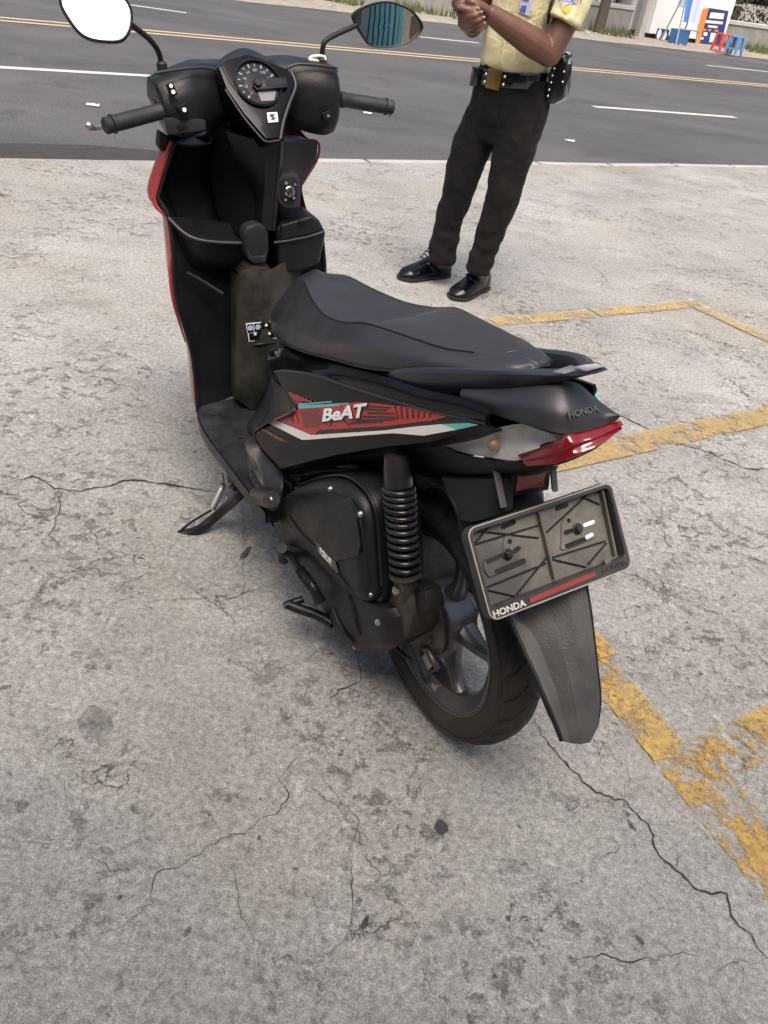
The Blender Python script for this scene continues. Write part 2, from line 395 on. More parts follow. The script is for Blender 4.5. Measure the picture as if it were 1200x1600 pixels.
# ------------------------------------------------------------------ the setting
E1 = Vector((.815, .579, 0)); N1 = Vector((-.579, .815, 0))
def RW(a, o, z=0): return E1*a + N1*o + Vector((0, 0, z))
rnd = random.Random(4)
def slab(name, a0, a1, o0, o1, z, th, mat):
    bm = bmesh.new(); prism(bm, [RW(a0, o0, z), RW(a1, o0, z), RW(a1, o1, z), RW(a0, o1, z)], (0, 0, -th))
    return tag(finish(name, bm, mat, smooth=False), kind='structure')
ROADZ = -.03
terrain = tag(sheet('ground', [(-600, -600, -.25), (600, -600, -.25), (600, 600, -.25), (-600, 600, -.25)], MAT['dirt']), kind='structure')
# parking lot slab, its road edge slightly ragged
bm = bmesh.new(); edge = []
for i in range(161):
    a = -40+i*.6; edge.append(RW(a, 5.43+.05*noise.noise((a*.9, 3, 0))+.02*noise.noise((a*4, 1, 0)), 0))
vs = [bm.verts.new(q) for q in edge]; v2 = [bm.verts.new(q+Vector((0, 0, -.12))) for q in edge]
back = [bm.verts.new(RW(-40, -30, 0)), bm.verts.new(RW(56, -30, 0))]
bm.faces.new(vs[::-1]+back)
for i in range(160): bm.faces.new((vs[i], v2[i], v2[i+1], vs[i+1]))
lot = tag(finish('parking_lot', bm, MAT['lot_concrete'], smooth=False), kind='structure')
road = slab('road', -120, 160, 5.0, 18.2, ROADZ, .1, MAT['asphalt'])
# silted gutter along the edge of the lot: broad at one end, narrow at the other
bm = bmesh.new(); A = []; B = []
for i in range(141):
    a = -40+i*.6
    w = .45 if a < 1.6 else max(.07, .45-.38*(a-1.6)/.9)
    A.append(RW(a, 5.40, ROADZ+.004)); B.append(RW(a, 5.46+w+.04*noise.noise((a*2, 7, 0)), ROADZ+.004))
grid(bm, [A, B]); g = finish('gutter', bm, MAT['gutter_silt'], smooth=False); tag(g, kind='structure')
bm = bmesh.new()
for i in range(60):
    a = 2.45+i*.8
    box(bm, RW(a+.4, 5.475, -.02), (.77, .085, .05), Matrix.Rotation(math.atan2(E1.y, E1.x), 3, 'Z'))
for v in bm.verts: v.co.z += .008*noise.noise(v.co*2)
kerb = finish('kerb', bm, MAT['kerb_stone'], bevel=.01); tag(kerb, kind='structure')
# verge beyond the road
bm = bmesh.new(); rows = []
for j in range(12):
    o = 18.0+j*.35
    rows.append([RW(-30+i*.5, o+(.25*noise.noise((i*.3, 9, 0)) if j == 0 else 0), (-.022 if j == 0 else .03+.05*noise.noise((i*.35, j*.7, 2)))) for i in range(150)])
grid(bm, rows); verge = tag(finish('verge', bm, MAT['dirt']), kind='structure')
slab('back_field', -80, 120, 21.6, 90, .02, .1, MAT['dirt'])

def stripe(name, p, q, w, mat, parent, z, n=1):
    p = Vector((p[0], p[1], z)); q = Vector((q[0], q[1], z)); d = (q-p).normalized(); s = Vector((-d.y, d.x, 0))*w/2
    return sheet(name, [p-s, q-s, q+s, p+s], mat, parent)
z = ROADZ+.004
for o in (11.86, 12.14): stripe('centre_line', RW(-60, o), RW(90, o), .12, MAT['road_yellow'], road, z)
stripe('lane_dash', RW(-9, 8.42), (-2.8349,8.6557,-0.026), .12, MAT['road_white'], road, z)
stripe('lane_dash', (1.7769,11.6117,-0.026), (3.9014,12.9033,-0.026), .12, MAT['road_white'], road, z)
stripe('lane_dash', (-5.231,14.8632,-0.026), (-4.3532,15.0269,-0.026), .12, MAT['road_white'], road, z)
stripe('lane_dash', (-0.7461,17.4464,-0.026), (0.3584,18.1988,-0.026), .12, MAT['road_white'], road, z)
stripe('lane_dash', (5.6445,22.0326,-0.026), RW(27, 14.45), .12, MAT['road_white'], road, z)
# yellow bay markings
Z1 = .004
def bay(pts, w, mat, name='bay_line'):
    global Z1
    for a, b in zip(pts, pts[1:]):
        stripe(name, a, b, w, mat, lot, Z1); Z1 += .0012
bay([(0.3398,3.5365,0), (0.8098,3.8493,0)], .085, MAT['yellow_faded'])
bay([(0.8367,3.8698,0), (1.432,4.2749,0)], .085, MAT['yellow_faded'])
bay([(1.3779,4.2406,0), V((1.3779,4.2406,0)).lerp(V((1.7048,3.8513,0)), 3.2)], .085, MAT['yellow_faded'])
bay([(0.4724,2.3389,0), V((0.4724,2.3389,0)).lerp(V((1.7465,3.2484,0)), 1.8)], .115, MAT['yellow_mid'])
bay([(0.0931,2.2393,0), (0.5539,1.4643,0)], .10, MAT['yellow_worn'])
bay([(1.0898,1.4725,0), V((1.0898,1.4725,0))+E1*1.8], .11, MAT['yellow_worn'])
bay([(0.8721,0.8589,0), V((0.8721,0.8589,0))-N1*1.4], .10, MAT['yellow_worn'])
sheet('bay_line', [(0.5527,1.5121,0.004),(0.5924,1.4457,0.004),(0.6358,1.3743,0.004),(0.7005,1.2461,0.004),(0.6334,1.1658,0.004),(0.5899,1.2496,0.004),(0.5452,1.3372,0.004),(0.5169,1.3899,0.004)], MAT['yellow_worn'], lot)
sheet('bay_line', [(0.5364,1.3383,0.005),(0.5867,1.3883,0.005),(0.6214,1.4039,0.005),(0.6368,1.3735,0.005),(0.6823,1.2946,0.005),(0.7028,1.2457,0.005),(0.6777,1.2033,0.005),(0.6284,1.1835,0.005),(0.5951,1.2411,0.005),(0.5628,1.3025,0.005)], MAT['yellow_solid'], lot)
sheet('bay_line', [(0.7033,1.2467,0.004),(0.7473,1.2767,0.004),(0.8652,1.017,0.004),(0.9218,0.8764,0.004),(0.8643,0.8112,0.004),(0.7732,0.9109,0.004),(0.6362,1.1664,0.004)], MAT['yellow_worn'], lot)
sheet('bay_line', [(0.7008,1.2445,0.006),(0.8575,1.3526,0.006),(1.1258,1.5375,0.006),(1.1178,1.4328,0.006),(0.8928,1.3013,0.006),(0.836,1.3258,0.006)], MAT['yellow_solid'], lot)
sheet('bay_line', [(0.7063,1.2395,0.007),(0.8526,1.3358,0.007),(1.0242,1.4218,0.007),(0.9838,1.3012,0.007),(0.796,1.176,0.007),(0.7392,1.1602,0.007)], MAT['yellow_worn'], lot)

# open cracks: narrow irregular strips of dirt-filled gap
def crack(pts, w, seed=0, name='crack', mat='crack_dark', z=.003):
    r = random.Random(seed); P = [Vector(q) for q in pts]; Q = []
    for a, b in zip(P, P[1:]):
        k = max(2, int((b-a).length/.007))
        for i in range(k): Q.append(a.lerp(b, i/k))
    Q.append(P[-1]); A = []; B = []
    for i, q in enumerate(Q):
        d = (Q[min(i+1, len(Q)-1)]-Q[max(i-1, 0)]).normalized(); s = Vector((-d.y, d.x, 0))
        q = q+s*(.012*noise.noise((q.x*16+seed, q.y*16, 0))+.006*noise.noise((q.x*55, q.y*55, seed))+.004*noise.noise((q.x*150, q.y*150, seed)))
        ww = w*(.16+1.5*abs(noise.noise((q.x*11+seed, q.y*11, 5)))**1.3+.5*abs(noise.noise((q.x*60+seed, q.y*60, 5))))*min(1, .25+i*.05, .25+(len(Q)-1-i)*.05)+w*.12*r.random()
        A.append(Vector((q.x, q.y, z))+s*ww); B.append(Vector((q.x, q.y, z))-s*ww)
    bm = bmesh.new(); grid(bm, [A, B]); return finish(name, bm, MAT[mat], lot, smooth=False, recalc=False)
crack([(0.3808,1.2504,0),(0.4017,1.1972,0),(0.4315,1.1533,0),(0.4669,1.1157,0),(0.4977,1.0833,0),(0.5305,1.0643,0),(0.5503,1.071,0),(0.5863,1.0244,0),(0.6012,0.9725,0),(0.6271,0.9355,0),(0.6565,0.8995,0),(0.6817,0.8989,0),(0.709,0.9024,0),(0.714,0.8558,0),(0.7325,0.8339,0),(0.7411,0.8022,0),(0.7792,0.7785,0)], .0036, 1)
crack([(-1.0334,1.8148,0),(-0.977,1.8056,0),(-0.9538,1.8393,0),(-0.8742,1.788,0),(-0.8104,1.8008,0),(-0.7557,1.8399,0),(-0.7176,1.8815,0),(-0.6556,1.8936,0),(-0.5895,1.9002,0),(-0.5006,1.8901,0),(-0.4549,1.9004,0)], .0040, 2)
crack([(0.7077,2.8177,0),(0.7878,2.794,0),(0.8625,2.7442,0),(0.9406,2.6644,0),(0.9864,2.6422,0),(1.0484,2.6349,0),(1.1456,2.5721,0),(1.1923,2.5393,0),(1.3129,2.5726,0)], .0040, 3)
crack([(-0.8685,1.7866,0),(-0.8375,1.7209,0),(-0.8157,1.6534,0),(-0.8028,1.5926,0),(-0.7706,1.569,0)], .003, 4)
crack([(-0.3394,0.6508,0),(-0.3082,0.6741,0),(-0.2581,0.7214,0),(-0.2741,0.7551,0),(-0.2743,0.7757,0),(-0.227,0.8123,0),(-0.2157,0.8192,0),(-0.1749,0.8676,0),(-0.1345,0.8892,0),(-0.1053,0.9264,0),(-0.1001,0.9662,0),(-0.1117,0.9955,0),(-0.0886,1.0496,0)], 0.00136, 5)
crack([(-0.2743,0.7757,0),(-0.3032,0.7788,0),(-0.3473,0.7675,0),(-0.36,0.7817,0),(-0.3985,0.776,0)], 0.00136, 6)
crack([(-0.5345,0.7695,0),(-0.4921,0.7939,0),(-0.4321,0.8059,0),(-0.39,0.8099,0)], 0.00099, 7)
crack([(-0.0041,1.3416,0),(0.0078,1.2755,0),(-0.027,1.2434,0),(-0.0434,1.2142,0),(-0.0545,1.1798,0)], .0032, 8)
crack([(0.4016,0.75,0),(0.4272,0.7436,0),(0.4661,0.7603,0),(0.512,0.7488,0),(0.5624,0.7652,0),(0.6296,0.7801,0)], 0.00161, 9)
crack([(0.6621,0.7601,0),(0.695,0.7842,0),(0.736,0.7961,0)], 0.00136, 10); crack([(0.6562,0.7489,0),(0.6571,0.719,0),(0.6628,0.6814,0)], 0.00124, 11)
crack([(-0.0723,1.0637,0),(0.0378,0.9301,0),(0.0391,0.872,0),(0.0438,0.7892,0),(0.053,0.684,0)], 0.00087, 12); crack([(0.5503,1.1133,0),(0.5483,1.0825,0),(0.5521,1.0581,0)], 0.00112, 13)
crack([(-0.5132,1.4139,0),(-0.4083,1.4515,0),(-0.3446,1.4674,0),(-0.2778,1.5078,0),(-0.246,1.5403,0)], 0.00099, 14); crack([(-0.2548,0.7112,0),(-0.223,0.6647,0),(-0.2156,0.6033,0),(-0.233,0.5559,0)], 0.00087, 15)
crack([(-0.156,0.8129,0),(-0.128,0.727,0),(-0.0861,0.692,0),(-0.069,0.6355,0),(-0.041,0.6027,0)], 0.00093, 16); crack([(-0.4732,0.8655,0),(-0.4817,0.9139,0),(-0.4302,0.9623,0)], 0.00093, 17)
crack([(0.59,0.8821,0),(0.5946,0.8475,0),(0.5899,0.8073,0)], 0.00099, 18)
crack([(-0.3921,1.9159,0),(-0.3407,1.686,0),(-0.2919,1.4688,0),(-0.2596,1.3236,0)], 0.00074, 30)
def spot(c, r, mat, seed, sx=1, ang=0, z=.0025, name='stain'):
    c = Vector(c); P = []
    for k in range(26):
        a = 2*math.pi*k/26; rr = r*(1+.28*noise.noise((math.cos(a)*1.3+seed*7, math.sin(a)*1.3, seed))+.1*noise.noise((math.cos(a)*5, math.sin(a)*5+seed, 1)))
        x, y = rr*math.cos(a)*sx, rr*math.sin(a)
        P.append(Vector((c.x+x*math.cos(ang)-y*math.sin(ang), c.y+x*math.sin(ang)+y*math.cos(ang), z)))
    return sheet(name, P, MAT[mat], lot)
spot((0.1939,0.9481,0), .0115, 'stain_dark', 1, 1.25, 1.6); spot((-0.3445,0.8883,0), .0125, 'stain_grey', 2, 1.2)
for i, (c, r, s, a) in enumerate([((0.061,0.7808,0),.007,1.6,1.5),((0.0765,0.747,0),.006,3,1.4),((-0.1987,0.688,0),.006,2,1.3),((-0.3271,1.6484,0),.010,4.2,1.35),((-0.4324,0.9619,0),.004,2,.3),
        ((-0.1533,1.02,0),.003,1,0),((0.4139,0.8369,0),.005,1.5,2),((-0.6845,1.1053,0),.008,2,.5),((-0.0633,1.3443,0),.005,1.6,0),((0.056,1.1927,0),.004,1,0),((-0.1241,0.8679,0),.004,1.5,2),((0.9767,3.3756,0),.007,1.8,.2),((-0.4896,0.977,0),.005,1.3,0),
        ((1.0994,3.3438,0),.006,1.5,0),((0.974,3.3278,0),.006,2,.5),((0.8044,1.362,0),.004,1,0),((0.5498,1.0432,0),.008,1.4,2.2),((0.5559,1.0188,0),.006,3,2.0),((0.5352,0.7929,0),.006,1.8,2.2)]):
    spot(c, r*.75, 'stain_soft', 10+i, s, a)
for i, (c, r, s, a) in enumerate([((-0.4808,1.0484,0),.03,1.8,-.9),((-0.193,1.25,0),.022,2.2,1.2),((-0.1985,1.0939,0),.010,1,0),((-0.2155,1.5856,0),.012,1,0),((-0.5521,0.8533,0),.018,1.4,.3),((-0.1944,0.9329,0),.006,1,0)]):
    spot(c, r, 'stain_grey', 40+i, s, a, z=.0018)
# litter on the road
def scrap(name, c, s, seed, label):
    c = Vector(c); bm = bmesh.new(); rr = random.Random(seed); G = []
    for j in range(5):
        G.append([c+Vector(((i-3)*s*.33+.2*s*rr.uniform(-.3, .3), (j-2)*s*.2+.1*s*rr.uniform(-1, 1), .006+.35*s*abs(rr.uniform(0, 1))*(1 if 0 < j < 4 else .15))) for i in range(7)])
    grid(bm, G); o = finish(name, bm, MAT['litter']); tag(o, label, 'litter', 'paper scraps lying on the road'); return o
scrap('paper_scrap', (-2.7144,6.8607,-0.028), .05, 3, 'crumpled white scrap on the asphalt beside the left handlebar grip')
scrap('paper_scrap', (1.195,8.7624,-0.028), .045, 5, 'crumpled white scrap on the asphalt behind the standing man')
scrap('paper_scrap', (-0.7448,8.4815,-0.028), .04, 6, 'tiny pale scrap on the asphalt just under the right handlebar grip')
# ------------------------------------------------------------------ the scooter
# local axes: x forward, y to its left, z up, origin under the rear axle
scooter = empty('scooter')
mx_ = Matrix((Vector((-.5618006, .82727268, 0)), Vector((-.82423623, -.55973855, -.08560023)), Vector((-.07081473, -.04809026, .99632956)))).transposed().to_4x4()
mx_.translation = (.1716945, 1.25279318, 0); scooter.matrix_world = mx_
tag(scooter, 'black and red motor scooter leaning on its side stand on the concrete', 'scooter')
S = scooter; MB = MAT['matte_black']
def mir(P): return [Vector((q[0], -q[1], q[2])) for q in P]
def nrm(name): return Vector(PLANES[name][1])

# --- wheels
def wheel(name, c, ro, wtyre, rl, phase, steer=None):
    root = bpy.data.objects.new(name, None); COL.objects.link(root); root.parent = S; root.location = c
    ax = Vector((0, 1, 0)); seg = 96
    bm = bmesh.new(); h = wtyre/2
    prof = [(rl-.004, -.034), (rl+.008, -.040), (rl+.022, -h*.97), (rl+.040, -h), (ro-.016, -h*.86), (ro-.006, -h*.62), (ro-.001, -h*.32), (ro, 0), (ro-.001, h*.32), (ro-.006, h*.62), (ro-.016, h*.86), (rl+.040, h), (rl+.022, h*.97), (rl+.008, .040), (rl-.004, .034), (rl-.012, 0)]
    rs = [[Vector((r*math.cos(a), y, r*math.sin(a))) for a in [2*math.pi*k/seg for k in range(seg)]] for r, y in prof]
    grid(bm, rs+[rs[0]], closed=True)
    finish('tyre', bm, MAT['tyre_rubber'], root, 40)
    # tread grooves: slim dark slots let into the crown
    bm = bmesh.new(); k = 30
    def on(a, yy, lift):
        f = abs(yy)/h; r = ro-.0165*f*f*(1.0 if f < .7 else 1.12)+lift
        return Vector((r*math.cos(a), yy, r*math.sin(a)))
    for i in range(k):
        a0 = 2*math.pi*i/k
        for s in (1, -1):
            a1 = a0+(0 if s > 0 else math.pi/k)
            pts = [(a1, .08), (a1+.05, .34), (a1+.10, .60), (a1+.12, .90)]
            A = []; B = []
            for j, (a, f) in enumerate(pts):
                w = (.012, .019, .017, .008)[j]
                A.append(on(a-w, s*f*h, .0006)); B.append(on(a+w, s*f*h, .0006))
            grid(bm, [A, B])
            A = [on(a1+.02+q*.2, s*(.62+.22*q)*h, .0006) for q in (0, .5, 1)]; B = [on(a1+.035+q*.2, s*(.62+.22*q)*h, .0006) for q in (0, .5, 1)]
            grid(bm, [A, B])
    finish('tread_groove', bm, MAT['void_black'], root, 40)
    for rr_, yy in ((rl+.010, .0405), (rl+.047, h*.985)):
        bm = bmesh.new(); tube(bm, [Vector((rr_*math.cos(a), yy, rr_*math.sin(a))) for a in [2*math.pi*q/72 for q in range(73)]], .0014, 6, cap=False); finish('wall_ring', bm, MAT['tyre_rubber'], root)
    bm = bmesh.new(); tube(bm, [Vector(((rl+.0035)*math.cos(a), .0362, (rl+.0035)*math.sin(a))) for a in [2*math.pi*q/90 for q in range(91)]], .0016, 6, cap=False); finish('worn_lip', bm, MAT['bare_metal'], root)
    bm = bmesh.new()
    prof = [(rl+.004, -.036), (rl+.004, -.030), (rl-.010, -.028), (rl-.020, -.018), (rl-.024, 0), (rl-.020, .018), (rl-.010, .028), (rl+.004, .030), (rl+.004, .036), (rl-.004, .036), (rl-.015, .026), (rl-.028, .018), (rl-.032, 0), (rl-.028, -.018), (rl-.015, -.026), (rl-.004, -.036)]
    rs = [[Vector((r*math.cos(a), y, r*math.sin(a))) for a in [2*math.pi*q/seg for q in range(seg)]] for r, y in prof]
    grid(bm, rs+[rs[0]], closed=True); finish('rim', bm, MAT['rim_paint'], root, 40)
    for i in range(5):
        a = phase+2*math.pi*i/5; d = Vector((math.cos(a), 0, math.sin(a))); t = Vector((-math.sin(a), 0, math.cos(a)))
        bm = bmesh.new(); rg = []
        for f, w, th in ((.0, .026, .024), (.2, .018, .020), (.5, .0115, .015), (.8, .012, .013), (1, .021, .015)):
            r = .055+(rl-.026-.055)*f; q = d*r+t*(.012*math.sin(f*3.14))
            rg.append([q+t*w*x+ax*th*y for x, y in ((-.55, -1), (.55, -1), (1, -.45), (1, .45), (.55, 1), (-.55, 1), (-1, .45), (-1, -.45))])
        rg = [[cr([g[k] for g in rg], 4*q/9) for k in range(8)] for q in range(10)]
        rings(bm, rg); finish('spoke', bm, MAT['rim_paint'], root, 40)
    bm = bmesh.new(); lathe(bm, (0, -.052, 0), ax, [(.03, 0), (.034, .004), (.036, .02), (.064, .026), (.070, .034), (.072, .07), (.077, .085), (.077, .092), (.070, .094), (.03, .095)], 40)
    finish('hub', bm, MAT['rim_paint'], root)
    bm = bmesh.new(); tube(bm, [(math.cos(phase+.6)*(rl-.03), .0, math.sin(phase+.6)*(rl-.03)), (math.cos(phase+.6)*(rl-.062), .012, math.sin(phase+.6)*(rl-.062))], .004, 8); finish('valve', bm, MAT['grip_rubber'], root)
    return root
wheel('rear_wheel', (0, 0, .258), .258, .096, .190, R(-118))
wheel('front_wheel', (1.256, 0, .250), .250, .082, .188, R(20))

# --- gearbox end, brake and axle
GX = bpy.data.objects.new('final_drive', None); COL.objects.link(GX); GX.parent = S
o1 = [(0.0685,0.115,0.3019),(0.0446,0.115,0.3535),(0.0002,0.115,0.3784),(-0.04,0.115,0.3838),(-0.0547,0.115,0.3469),(-0.046,0.115,0.2846),(0.0107,0.115,0.2031),(0.0532,0.115,0.2132)]
bm = bmesh.new(); oc = sum((Vector(q) for q in o1), Vector())/len(o1)
def inset(P, c, f, y): return [Vector((c.x+(q[0]-c.x)*f, y, c.z+(q[2]-c.z)*f)) for q in P]
rings(bm, [inset(o1, oc, 1.0, .06), inset(o1, oc, 1.0, .12), inset(o1, oc, .9, .128), inset(o1, oc, .6, .132)])
finish('gear_case', bm, MAT['cast_metal'], GX, 30, .003)
mklathe('brake_panel', (0, .040, .258), (0, 1, 0), [(.064, 0), (.068, .004), (.069, .012), (.060, .020), (.045, .026), (.040, .046), (.028, .052), (.02, .060)], MAT['cast_metal'], GX, 40)
mklathe('axle_nut', (0, .10, .258), (0, 1, 0), [(.014, 0), (.014, .012), (.010, .014), (.009, .026)], MAT['bare_metal'], GX, 6)
for a in range(6):
    mkbox('cooling_fin', (math.cos(a*1.05)*.047, .062, .258+math.sin(a*1.05)*.047), (.012, .028, .010), MAT['cast_metal'], GX, Matrix.Rotation(-a*1.05, 3, 'Y'), .002)
# splash guard above the brake
mkprism('brake_guard', [(0.0102,0.075,0.2971),(0.0093,0.075,0.3511),(-0.0234,0.075,0.4006),(-0.0683,0.075,0.4142),(-0.0883,0.075,0.3858),(-0.044,0.075,0.3323)], (0, .035, 0), MAT['dusty_black'], GX, .006)
mktube('brake_arm', [(0.0003,0.06,0.2111), (-0.0374,0.065,0.2222), (-0.0626,0.065,0.2115), (-0.0706,0.06,0.1993)], [.008, .009, .008, .006], MAT['cast_metal'], GX, 8)
mktube('brake_rod', [(-0.0706,0.06,0.1993), (-0.0684,0.075,0.192), (-0.0647,0.08,0.1657), (-0.0418,0.11,0.2552)], .004, MAT['grip_rubber'], GX, 8, 14)
mkbox('adjuster_nut', (-0.0612,0.05,0.1362), (.016, .014, .016), MAT['bare_metal'], GX, None, .003)
mkbox('wear_plate', (-0.0151,0.045,0.1597), (.030, .004, .026), MAT['bare_metal'], GX, Matrix.Rotation(R(-25), 3, 'Y'), .001)
mktube('brake_cable', [(-0.0445,0.085,0.1944), (0.0309,0.09,0.1746), (.12, .07, .16), (.40, .06, .22)], .0045, MAT['grip_rubber'], GX, 8, 18)

# --- transmission cover and air cleaner box
o2 = [(0.4443,0.15,0.1581),(0.3582,0.15,0.2251),(0.2614,0.15,0.2688),(0.1724,0.15,0.2795),(0.0909,0.15,0.2986),(0.0081,0.15,0.3356),(-0.0317,0.15,0.3415),(-0.043,0.15,0.2907),(-0.0349,0.15,0.26),(0.0155,0.15,0.1969),(0.0723,0.15,0.1445),(0.1271,0.15,0.1114),(0.1873,0.15,0.1074),(0.2416,0.15,0.1261),(0.304,0.15,0.1306),(0.3872,0.15,0.1213)]
o2 = smooth_closed(o2, 64); c2 = sum(o2, Vector())/len(o2)
bm = bmesh.new(); rings(bm, [inset(o2, c2, 1, .05), inset(o2, c2, 1.0, .125), inset(o2, c2, .985, .140), inset(o2, c2, .93, .152), inset(o2, c2, .82, .158), inset(o2, c2, .5, .160)])
cvt = finish('transmission_cover', bm, MAT['dusty_black'], S, 40)
mktube('cover_ridge', [(0.1727,0.162,0.1899),(0.1482,0.162,0.1752),(0.1128,0.162,0.167),(0.0795,0.162,0.176)], [.003, .006, .006, .003], MAT['matte_black'], cvt, 8, 12)
mktube('cover_ridge', [(0.1102,0.16,0.2766),(0.0873,0.16,0.2622),(0.0715,0.16,0.2334),(0.0592,0.16,0.215)], [.003, .006, .006, .003], MAT['matte_black'], cvt, 8, 12)
for u in ((-0.0133,0.163,0.3148), (0.0896,0.15,0.1503), (0.0178,0.14,0.3456)): mklathe('bolt', u, (0, 1, 0), [(.0065, 0), (.0065, .004), (.005, .006)], MAT['bare_metal'], cvt, 6)
o3 = [(0.466,0.15,0.1725),(0.4787,0.15,0.223),(0.4398,0.15,0.2902),(0.3637,0.15,0.3717),(0.2663,0.15,0.4539),(0.1727,0.15,0.5169),(0.1063,0.15,0.5393),(0.063,0.15,0.5348),(0.0387,0.15,0.5033),(0.0228,0.15,0.4438),(0.0084,0.15,0.3804),(0.0126,0.15,0.3318),(0.0908,0.15,0.2971),(0.1724,0.15,0.2795),(0.2613,0.15,0.2654),(0.3582,0.15,0.2178),(0.4369,0.15,0.1598)]
o3 = smooth_closed(o3, 72); c3 = sum(o3, Vector())/len(o3)
bm = bmesh.new(); rings(bm, [inset(o3, c3, .98, .06), inset(o3, c3, 1.0, .138), inset(o3, c3, .99, .146)])
air = finish('air_cleaner', bm, MAT['dusty_black'], S, 30)
bm = bmesh.new(); rings(bm, [inset(o3, c3, .95, .146), inset(o3, c3, .945, .160), inset(o3, c3, .91, .170), inset(o3, c3, .80, .177), inset(o3, c3, .4, .179)])
acov = finish('cover', bm, MAT['dusty_black'], air, 40)
mkprism('cover_panel', [(0.3429,0.1785,0.3198),(0.2845,0.1785,0.4012),(0.1583,0.1785,0.4945),(0.0913,0.1785,0.5273),(0.0536,0.1785,0.5089),(0.0355,0.1785,0.4657),(0.0425,0.1785,0.4345),(0.1457,0.1785,0.3371),(0.2088,0.1785,0.3378),(0.2691,0.1785,0.3234)], (0, .004, 0), MAT['dusty_black'], air, .003)
for u in ((0.0441,0.178,0.5248), (0.1676,0.174,0.4957), (0.0232,0.16,0.3521), (0.4203,0.16,0.1847)): mklathe('bolt', u, (0, 1, 0), [(.0055, 0), (.0055, .004), (.004, .006)], MAT['bare_metal'], air, 8)
a_, b_ = V((0.2098,0.1835,0.3339)), V((0.122,0.1835,0.3445)); xd = (b_-a_)
bd = patch('badge', [[a_+Vector((.006, 0, .010)), b_+Vector((.006, 0, .010))], [a_-Vector((.005, 0, .008)), b_-Vector((.005, 0, .008))]], MAT['plate_grey'], air, 6, 4, .002)
text('lettering', 'PGM-FI', .021, MAT['decal_white'], bd, (a_+b_)/2+Vector((0, .0012, 0)), xd, Vector((0, 1, 0)).cross(xd), .0006, bold=.0004, sx=.80)
# engine block, intake and a hose behind the covers
mkprism('engine_block', [(.42, -.09, .20), (.42, -.09, .36), (.28, -.09, .46), (.10, -.09, .44), (.04, -.09, .32), (.06, -.09, .18)], (0, .16, 0), MAT['cast_metal'], S, .015)
mktube('intake_hose', [(0.5804,0.05,0.2155), (0.4533,0.06,0.3165), (0.2936,0.05,0.4135), (.10, .02, .52)], .022, MAT['void_black'], S, 12, 16)
mktube('frame_rail', [(.60, .10, .30), (.45, .11, .42), (.20, .10, .56), (.10, .09, .60)], .016, MAT['void_black'], S, 10, 16)
mktube('frame_rail', [(.60, -.10, .30), (.45, -.11, .42), (.20, -.10, .56), (.10, -.09, .60)], .016, MAT['void_black'], S, 10, 16)
mktube('vent_hose', [(0.5021,0.12,0.2851), (0.4431,0.13,0.3082), (0.4311,0.14,0.2947), (0.4882,0.13,0.2287)], .006, MAT['grip_rubber'], S, 8, 14)
mktube('wire_loom', [(0.5413,0.1,0.2672), (0.4128,0.11,0.3557), (0.2912,0.11,0.4425), (0.1669,0.1,0.5122)], .005, MAT['grip_rubber'], S, 8, 16)
mktube('fuel_hose', [(0.4744,0.11,0.3068), (0.4086,0.13,0.3406), (0.4111,0.135,0.3201)], .0045, MAT['grip_rubber'], S, 8, 10)
for u in ((0.3963,0.14,0.3379), (0.4419,0.14,0.2859), (0.4241,0.12,0.3413)): mklathe('bolt', u, (0, 1, 0), [(.006, 0), (.006, .004), (.0045, .006)], MAT['bare_metal'], S, 8)
mktube('box_edge', [(0.3572,0.15,0.3775),(0.2605,0.15,0.4559),(0.1701,0.15,0.5171),(0.1039,0.15,0.5395),(0.0606,0.15,0.5337),(0.0364,0.15,0.5035),(0.0205,0.15,0.4441),(0.0063,0.15,0.3822)], .0035, MAT['matte_black'], air, 8, 40)
mktube('facet_edge', [(0.3496,0.18,0.3105),(0.291,0.18,0.3081),(0.1994,0.18,0.3258),(0.1093,0.18,0.3309),(0.0659,0.18,0.3212)], .0018, MAT['matte_black'], air, 6, 24)
mktube('facet_edge', [(0.0885,0.18,0.5296),(0.0462,0.18,0.5117),(0.0232,0.18,0.4668),(0.0074,0.18,0.4002)], .0022, MAT['matte_black'], air, 6, 24)
# kick lever folded along the cover
kl = mktube('kick_lever', [(0.3837,0.185,0.1872), (0.3409,0.185,0.2105), (0.2693,0.19,0.223), (0.2185,0.19,0.2301), (0.196,0.18,0.1953)], [.008, .009, .0085, .009, .013], MAT['matte_black'], S, 10, 18)
mktube('pedal', [(0.3468,0.2,0.2327), (0.4096,0.17,0.1417)], .012, MAT['grip_rubber'], kl, 10)
for k in range(7):
    f = k/6; q = V((0.2693,0.19,0.2247)).lerp(V((0.2154,0.19,0.2274)), f); mklathe('rib', q, V((0.2154,0.19,0.2274))-V((0.2693,0.19,0.2247)), [(.0115, -.0015), (.0115, .0015)], MAT['matte_black'], kl, 12)
# centre stand tucked under the engine
cs = mktube('centre_stand', [(0.1852,0.1545,0.13), (0.2159,0.1728,0.135), (0.2451,0.2011,0.14), (0.2633,0.2197,0.145)], .011, MAT['matte_black'], S, 10, 12)
mktube('foot', [(0.2674,0.2298,0.14), (0.2669,0.2181,0.145), (0.262,0.1875,0.15)], .008, MAT['matte_black'], cs, 8)
mktube('stand_tube', [(0.1852,0.1545,0.13), (.30, -.10, .14)], .012, MAT['matte_black'], cs, 8)

